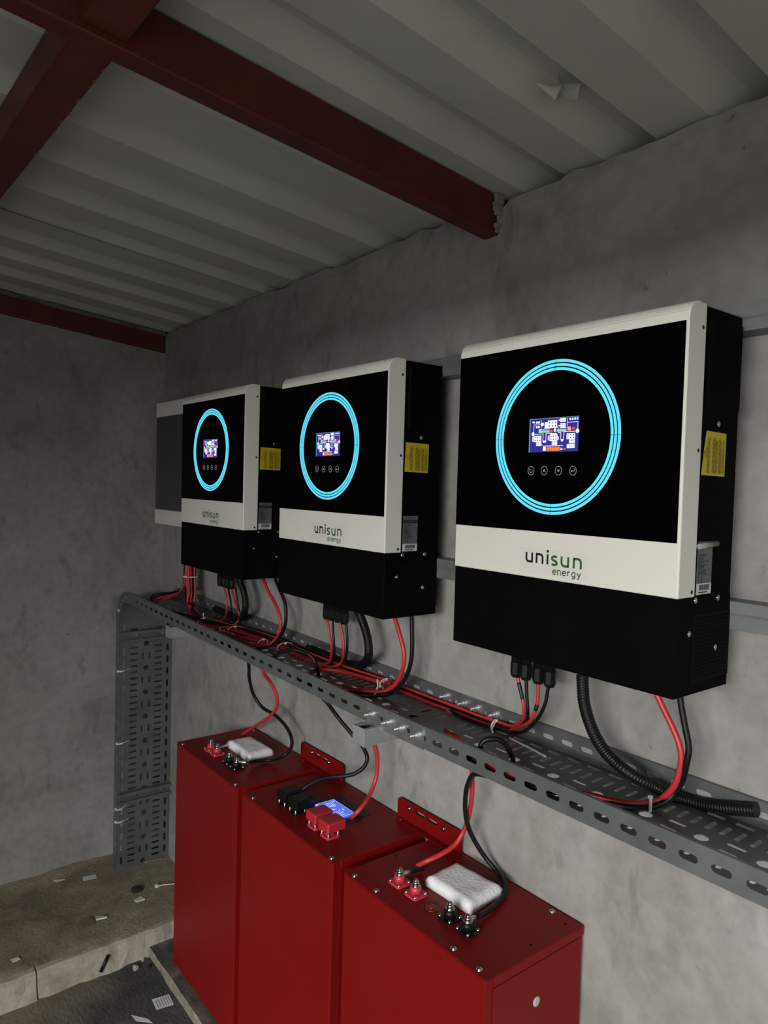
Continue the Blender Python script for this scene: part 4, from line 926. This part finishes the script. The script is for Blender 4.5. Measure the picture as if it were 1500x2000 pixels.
 'bat1_black': [(-0.859,-0.032,0.015),(-0.852,-0.032,0.001),(-0.822,-0.032,-0.029),(-0.795,-0.032,-0.059),(-0.789,-0.032,-0.086),(-0.792,-0.032,-0.119),(-0.811,-0.032,-0.147),(-0.839,-0.032,-0.173),(-0.855,-0.043,-0.188),(-0.859,-0.07,-0.19),(-0.873,-0.096,-0.19),(-0.908,-0.109,-0.189),(-1.0,-0.125,-0.184),(-0.98,-0.14,-0.188),(-0.91,-0.135,-0.195),(-0.881,-0.115,-0.208),(-0.873,-0.102,-0.232),(-0.876,-0.098,-0.245),(-0.902,-0.082,-0.288),(-0.915,-0.06,-0.343),(-0.891,-0.045,-0.375),(-0.841,-0.03,-0.388),(-0.797,-0.02,-0.409),(-0.765,-0.02,-0.431),(-0.75,-0.028,-0.454),(-0.75,-0.05,-0.471),(-0.805,-0.065,-0.5),(-0.813,-0.106,-0.496),(-0.793,-0.14,-0.487)],
}

SP = CABLES['spine']
def spine_y(x):
    P = SP
    for (xa, ya, _), (xb, yb, _) in zip(P, P[1:]):
        if xa <= x <= xb: return ya + (yb - ya)*(x - xa)/(xb - xa)
    return P[0][1] if x < P[0][0] else P[-1][1]
def webz(x): return WZ + (SL*(XJ - x) if x < XJ else 0)
def lane(x0, x1, dy, dz, step=-.09):
    out = []; x = x0; k = 0
    while x > x1:
        out.append((x, min(.0325, spine_y(x) + dy + .0016*math.sin(k*1.9 + dy*900)), webz(x) + .0008 + dz + .0009*math.sin(k*2.3 + dy*400) + .001)); x += step; k += 1
    return out
CR = .0033
LANES = {'s3_r1': (.0055, .0112), 's3_b1': (.0015, .0036), 's3_r2': (-.0058, .0036), 's3_b2': (.0092, .0040),
         's2_r1': (-.0130, .0036), 's2_b1': (-.0020, .0108), 's2_r2': (-.0202, .0036), 's2_b2': (-.0094, .0108),
         's1_r1': (-.0275, .0036), 's1_b1': (-.0166, .0108), 's1_r2': (-.0348, .0036), 's1_b2': (-.0238, .0108)}
HEX0 = [(0, 0), (.0072, 0), (-.0072, 0), (.0036, .0064), (-.0036, .0064), (.0036, -.0064), (-.0036, -.0064), (.0108, .0064), (-.0108, .0064), (.0108, -.0064), (-.0108, -.0064), (0, .0128)]
HEX0.sort(key=lambda p: p[1] - p[0]); HEX = [None]*12
for i_, k_ in enumerate(sorted(range(12), key=lambda i: (list(LANES)[i][3] == 'b', i))): HEX[k_] = HEX0[i_]     # reds to the room side
WHICH = {'s1': 'farthest', 's2': 'middle', 's3': 'nearest'}
NTH = {'1': 'left', '2': 'right'}
for idx, (k, (dy, dz)) in enumerate(LANES.items()):
    P = list(CABLES[k]); red = k[3] == 'r'
    iv = int(k[1]) - 1; P = [(IX[iv] + {'r1': .056, 'b1': .0795, 'r2': .1085, 'b2': .1340}[k[3:]], -.032, IZ[iv] - .060)] + P
    hx, hy = HEX[idx]; hx *= 1.75; hy *= 1.75
    xs_ = P[-1][0] - .07; BX, BY = -1.468, -.030
    if k[:2] != 's1':
        P += lane(xs_, -1.33, dy, dz)
        P += [(-1.39, -.045 + dy*.7, webz(-1.39) + .010 + dz), (-1.435, -.038 + hy, -.150), (-1.455 + hx, -.032 + hy, -.118), (BX + hx, BY + hy, -.060), (BX + hx, BY + hy, .02), (BX + hx*1.4, BY + hy*1.4, .108)]
    else:
        j = int(k[4]) - 1 + (0 if red else 2); e = .014*j
        P += lane(xs_, -1.28, dy, dz)
        P += [(-1.38, -.095 - e*.4, webz(-1.38) + .006 + e*.3), (-1.48, -.125 - e*.5, webz(-1.48) + .006 + e*.2), (-1.575 - e*.8, -.118, webz(-1.575) + .010), (-1.615 - e*1.2, -.085, webz(-1.6) + .016 + e*.4), (-1.585 - e, -.052, -.150 + e*.2), (-1.52, -.038 + hy, -.128 + e*.3), (-1.478 + hx, -.032 + hy, -.098), (BX + hx, BY + hy, -.050), (BX + hx, BY + hy, .02), (BX + hx*1.4, BY + hy*1.4, .108)]
    bm = bmesh.new(); sweep(bm, catmull(P, .010), CR, 8)
    o = obj('solar_cable', bm, RCABLE if red else BCABLE)
    tag(o, 'thin %s solar cable from the %s gland of its colour under the %s inverter' % ('red' if red else 'black', NTH[k[4]], WHICH[k[:2]]), 'cable', 'thin solar cables in the tray')
    if k in ('s3_r1', 's3_r2'):
        C_ = catmull(CABLES[k], .003); zt, zb = (-.078, -.108) if k == 's3_r1' else (-.106, -.122)
        seg = [p for p in C_ if zb < p.z < zt and p.y < -.01]
        bm = bmesh.new(); sweep(bm, seg, CR + .0005, 10); obj('tape_band', bm, TAPE, o, label='black tape band')

# corrugated conduits
def conduit(k, r, label):
    P = catmull(CABLES[k], .0011); bm = bmesh.new()
    sweep(bm, P, r, 14, rad=lambda i: r if (i % 4) < 2 else r*.925)
    tag(obj('conduit', bm, BCABLE), label, 'conduit', 'black corrugated conduits')
conduit('cond1', .0105, 'black corrugated conduit dropping from the farthest inverter into the tray')
conduit('cond2', .0105, 'black corrugated conduit dropping from the middle inverter and turning left')
conduit('cond3', .0105, 'black corrugated conduit from the nearest inverter with an open end in the tray')

# battery leads, each with a crimped lug
def lead(k, red, label, lug=None, shrink=None):
    P = catmull(CABLES[k], .008); bm = bmesh.new(); sweep(bm, P, .0049, 10)
    o = tag(obj('battery_lead', bm, RCABLE if red else BCABLE), label, 'cable', 'thick battery leads')
    if shrink:
        bm = bmesh.new(); sweep(bm, catmull(shrink, .006), .0056, 10); obj('heat_shrink', bm, TAPE, o, label='black heat-shrink sleeve')
    if lug:
        a, b = Vector(lug[0]), Vector(lug[1]); d = (b - a).normalized()
        bm = bmesh.new(); cyl(bm, b + Vector((0, 0, -.0006)), .0078, .0016, seg=16)
        sweep(bm, [a, a + d*.012, a + d*.018, b - d*.004], .0045, 8, rad=lambda i: (.0046, .0046, .0040, .0034)[i]); obj('lug', bm, BRIGHT, o, label='bare crimp lug')
ZT = BT + .0188
lead('bat1_red', True, 'thick red lead from the farthest inverter to the far left battery cabinet', ((-.972, -.108, BT + .0085), (-.944, -.1575, ZT)))
lead('bat1_black', False, 'thick black lead from the farthest inverter to the far left battery cabinet', ((-.797, -.135, BT + .019), (-.820, -.1575, ZT)))
lead('bat2_red', True, 'thick red lead coiled in the tray, from the middle inverter to the middle battery')
lead('bat2_black', False, 'thick black lead from the middle inverter to the black covers of the middle battery')
lead('bat3_red', True, 'thick red lead from the nearest inverter to the nearest battery cabinet', ((-.120, -.128, BT + .016), (-.1225, -.1505, ZT)), [(-.128, -.086, BT + .008), (-.128, -.105, BT + .0105), (-.122, -.126, BT + .0158)])
lead('bat3_black', False, 'thick black lead from the nearest inverter, passing the larger wadding pad', ((.0625, -.128, BT + .0155), (.0665, -.1490, ZT)))

# white cable ties
def tie(c, r, rz, ax, tail, label, ell=1.0, s=1.0):
    """loop round axis ax at c, with a head on top and a cut tail"""
    c = Vector(c); ax = Vector(ax).normalized(); t = thing('cable_tie', label, 'cable tie', c, 'white cable ties')
    u = ax.cross(Vector((0, 0, 1))); u = u.normalized() if u.length > .01 else Vector((1, 0, 0)); v = u.cross(ax)
    bm = bmesh.new(); N = 22; fr = []
    for i in range(N):
        a = 2*math.pi*i/N; n_ = u*math.cos(a)*r + v*math.sin(a)*rz; d = n_.normalized()
        fr.append([bm.verts.new(n_ + d*p + ax*q) for p, q in ((0, -.0018), (0, .0018), (.0012, .0018), (.0012, -.0018))])
    for i in range(N):
        a, b = fr[i], fr[(i+1) % N]
        for k in range(4): bm.faces.new((a[k], b[k], b[(k+1) % 4], a[(k+1) % 4]))
    obj('loop', bm, NYLON, t)
    hp = v*rz*.7 - u*r*.7*0 + v*.0018
    bm = bmesh.new(); box(bm, -.0032*s, .0032*s, -.0030*s, .0030*s, -.0026*s, .0030*s); bevel(bm, .0008, 1); h = obj('head', bm, NYLON, t, hp)
    T = [hp + Vector(p) for p in tail]
    if T: bm = bmesh.new(); sweep(bm, catmull([hp] + T, .004), .0017, 6, ell=.5); obj('tail', bm, NYLON, t)
def sl_tie(x, dyc, r, rz, tail, label, zc=.007): tie((x, spine_y(x) + dyc, webz(x) + zc), r, rz, (1, 0, -.02), tail, label)
tie((BX, BY + .004, -.062), .0250, .0250, (0, 0, 1), [], 'white cable tie round the solar cable bundle under the unlit box')
sl_tie(-1.437, -.06, .012, .010, [(0, -.004, .014)], 'white cable tie nearest the tray bend')
sl_tie(-1.245, -.020, .020, .013, [(0, -.002, .012), (.004, -.004, .020)], 'white cable tie in the tray under the far end of the farthest inverter')
sl_tie(-1.090, -.015, .024, .012, [], 'white cable tie arching over the bundle below the farthest inverter conduit')
sl_tie(-.823, -.012, .026, .013, [], 'white cable tie arching over the bundle left of the first black arch')
tie((-1.05, -.105, webz(-1.05) + .008), .010, .011, (1, .2, 0), [(.002, -.002, .012)], 'white cable tie on the coiled lead at the tray front, farthest inverter')
tie((-.900, -.040, webz(-.9) + .008), .011, .010, (1, -.3, 0), [(.004, -.014, -.002), (.007, -.026, -.010)], 'white cable tie where the farthest inverter leads land in the tray')
sl_tie(-.395, .002, .018, .012, [(.004, -.012, -.004)], 'white cable tie on the solar cables behind the red coil')
tie((-.352, -.035, webz(-.352) + .010), .013, .011, (1, .3, 0), [(-.012, .002, .014), (.010, -.014, -.004), (.020, -.030, -.010)], 'white cable tie holding the red coil under the middle inverter')
tie((-.040, .022, webz(-.04) + .009), .014, .012, (1, .1, 0), [(.006, -.012, -.004), (.014, -.026, -.008), (.026, -.036, -.009)], 'white cable tie on the solar cables below the nearest inverter glands')
tie((.345, -.045, webz(.3) + .010), .013, .011, (1, .7, 0), [(.008, -.014, -.004), (.016, -.028, -.010)], 'white cable tie on the leads below the nearest inverter')
RYF = TY0 + .004
for z, up_, lb in ((-.224, 1, 'white cable tie at the tray bend corner'), (-.456, 1, 'white cable tie highest on the riser edge'), (-.735, 1, 'white cable tie halfway down the riser edge'), (-.990, 0, 'white cable tie just below the low crossbar on the riser'), (-1.040, 1, 'white cable tie lowest on the riser edge')):
    tie((RX - .006, RYF + .006, z), .012, .013, (0, .0, 1), [(.012, .016, .003), (.014, .036 + .01*up_, .008 if up_ else .016)] if z < -.3 else [(.006, .002, .012)], lb, s=1.4)

# ------------------------------------------------------------------ scraps
def scrap(name, pts, z, th, m, label, cat, tilt=0.0):
    bm = bmesh.new(); c = Vector((sum(p[0] for p in pts)/len(pts), sum(p[1] for p in pts)/len(pts), z))
    lo = [bm.verts.new((x - c.x, y - c.y, tilt*(x - c.x))) for x, y in pts]; hi = [bm.verts.new((x - c.x, y - c.y, th + tilt*(x - c.x))) for x, y in pts]; n = len(pts)
    bm.faces.new(lo[::-1]); bm.faces.new(hi)
    for i in range(n): bm.faces.new((lo[i], lo[(i+1) % n], hi[(i+1) % n], hi[i]))
    return tag(obj(name, bm, m, None, c), label, cat)
ZS = -1.2310
lab = scrap('paper_label', [(-1.155, -.258), (-1.105, -.262), (-1.096, -.212), (-1.146, -.207)], -1.3148, .0006, PAPER, 'small white printed label lying on the dark floor beside the board', 'paper')
bm = bmesh.new()
for k in range(6):
    y = -.018 + k*.0075; xx = -.018
    while xx < .018: l2 = rw.uniform(.003, .008); bm.faces.new([bm.verts.new((a + .1*0, b, .0009)) for a, b in ((xx, y), (min(xx + l2, .02), y), (min(xx + l2, .02), y + .0022), (xx, y + .0022))]); xx += l2 + .0012
o = obj('print_lines', bm, INKG, lab); o.rotation_euler = (0, 0, -.08); o['kind'] = 'stuff'
scrap('paper_scrap', [(-1.128, -.330), (-1.095, -.326), (-1.060, -.290), (-1.085, -.296)], -1.3148, .0008, PAPER, 'white scrap at the bottom edge of the dark floor', 'paper')
scrap('paper_scrap', [(-1.828, -.280), (-1.795, -.286), (-1.785, -.240), (-1.818, -.234)], ZS, .0008, PAPER, 'pale rectangular paper scrap on the soil, nearest the left wall', 'paper', .06)
scrap('paper_scrap', [(-1.575, -.178), (-1.545, -.172), (-1.545, -.142), (-1.585, -.148)], ZS - .001, .004, PAPER, 'small white scrap on the soil beside the black lump', 'paper', .12)
scrap('cardboard_scrap', [(-1.545, -.370), (-1.500, -.368), (-1.505, -.322), (-1.548, -.328)], ZS - .001, .003, mat('brown_card', (.13, .105, .075), .9), 'brown card scrap with one white edge on the soil', 'cardboard', -.10)
scrap('paper_scrap', [(-1.548, -.312), (-1.520, -.318), (-1.510, -.285), (-1.530, -.290)], ZS - .001, .005, PAPER, 'crumpled pale scrap on the soil right of the brown card', 'paper', .2)
scrap('paper_scrap', [(-1.865, -.375), (-1.845, -.372), (-1.838, -.340), (-1.850, -.352)], ZS + .002, .002, PAPER, 'tiny pale sliver on the soil close to the left wall', 'paper', .1)
scrap('paper_scrap', [(-1.468, -.590), (-1.452, -.588), (-1.455, -.566), (-1.468, -.570)], ZS - .002, .003, PAPER, 'tiny white fleck on the soil near the ledge crack', 'paper')
bm = bmesh.new(); bmesh.ops.create_icosphere(bm, subdivisions=3, radius=.017)
from mathutils import noise as mn_
for v in bm.verts: v.co *= 1 + .5*mn_.noise(v.co*90); v.co.z *= .7
tag(obj('burnt_lump', bm, CHAR, None, (-1.612, -.148, ZS + .007)), 'black burnt plastic lump on the soil', 'debris')
bm = bmesh.new(); sweep(bm, catmull([(-1.600, -.075, ZS + .004), (-1.592, -.058, ZS + .006), (-1.585, -.030, ZS + .003), (-1.560, .010, ZS + .006)], .004), .0028, 6, ell=.6); box(bm, -1.608, -1.596, -.084, -.073, ZS, ZS + .008)
tag(obj('loose_tie', bm, NYLON), 'loose white cable tie on the soil, half behind the red cabinet', 'cable tie')
bm = bmesh.new(); sweep(bm, [Vector((-1.352, -.352, -1.302)), Vector((-1.358, -.338, -1.280)), Vector((-1.362, -.325, -1.262))], .0055, 8); tag(obj('cable_offcut', bm, BCABLE), 'black cable offcut leaning on the ledge face', 'cable')
for k, (x, y) in enumerate(((-1.318, -.252), (-1.300, -.215), (-1.342, -.22))):
    bm = bmesh.new(); bmesh.ops.create_icosphere(bm, subdivisions=2, radius=.009 - .002*k)
    for v in bm.verts: v.co *= 1 + .4*mn_.noise(v.co*150 + Vector((k, 0, 0)))
    tag(obj('pebble', bm, CONC if k != 1 else CHAR, None, (x, y, -1.309)), ('pale pebble on the dark floor, nearest the camera of three', 'dark pebble at the foot of the ledge by the board corner', 'smallest pale pebble against the foot of the ledge')[k], 'pebble')
bm = bmesh.new(); sweep(bm, catmull([(-1.80 + .012, -.058, ZS + .004), (-1.785, -.02, ZS + .005), (-1.78, .012, ZS + .003)], .006), .0025, 6, ell=.4); tag(obj('plastic_strip', bm, mat('grey_strip', (.28, .28, .27), .5)), 'pale plastic strip at the foot of the riser', 'debris')
bm = bmesh.new(); sweep(bm, catmull([(.012, .005, webz(0) + .0028), (.06, -.002, webz(0) + .003), (.115, -.012, webz(0) + .0028)], .008), .0022, 6); tag(obj('white_strip', bm, NYLON), 'thin white strip lying at the back of the tray', 'wire')  # thin white strip along the tray web
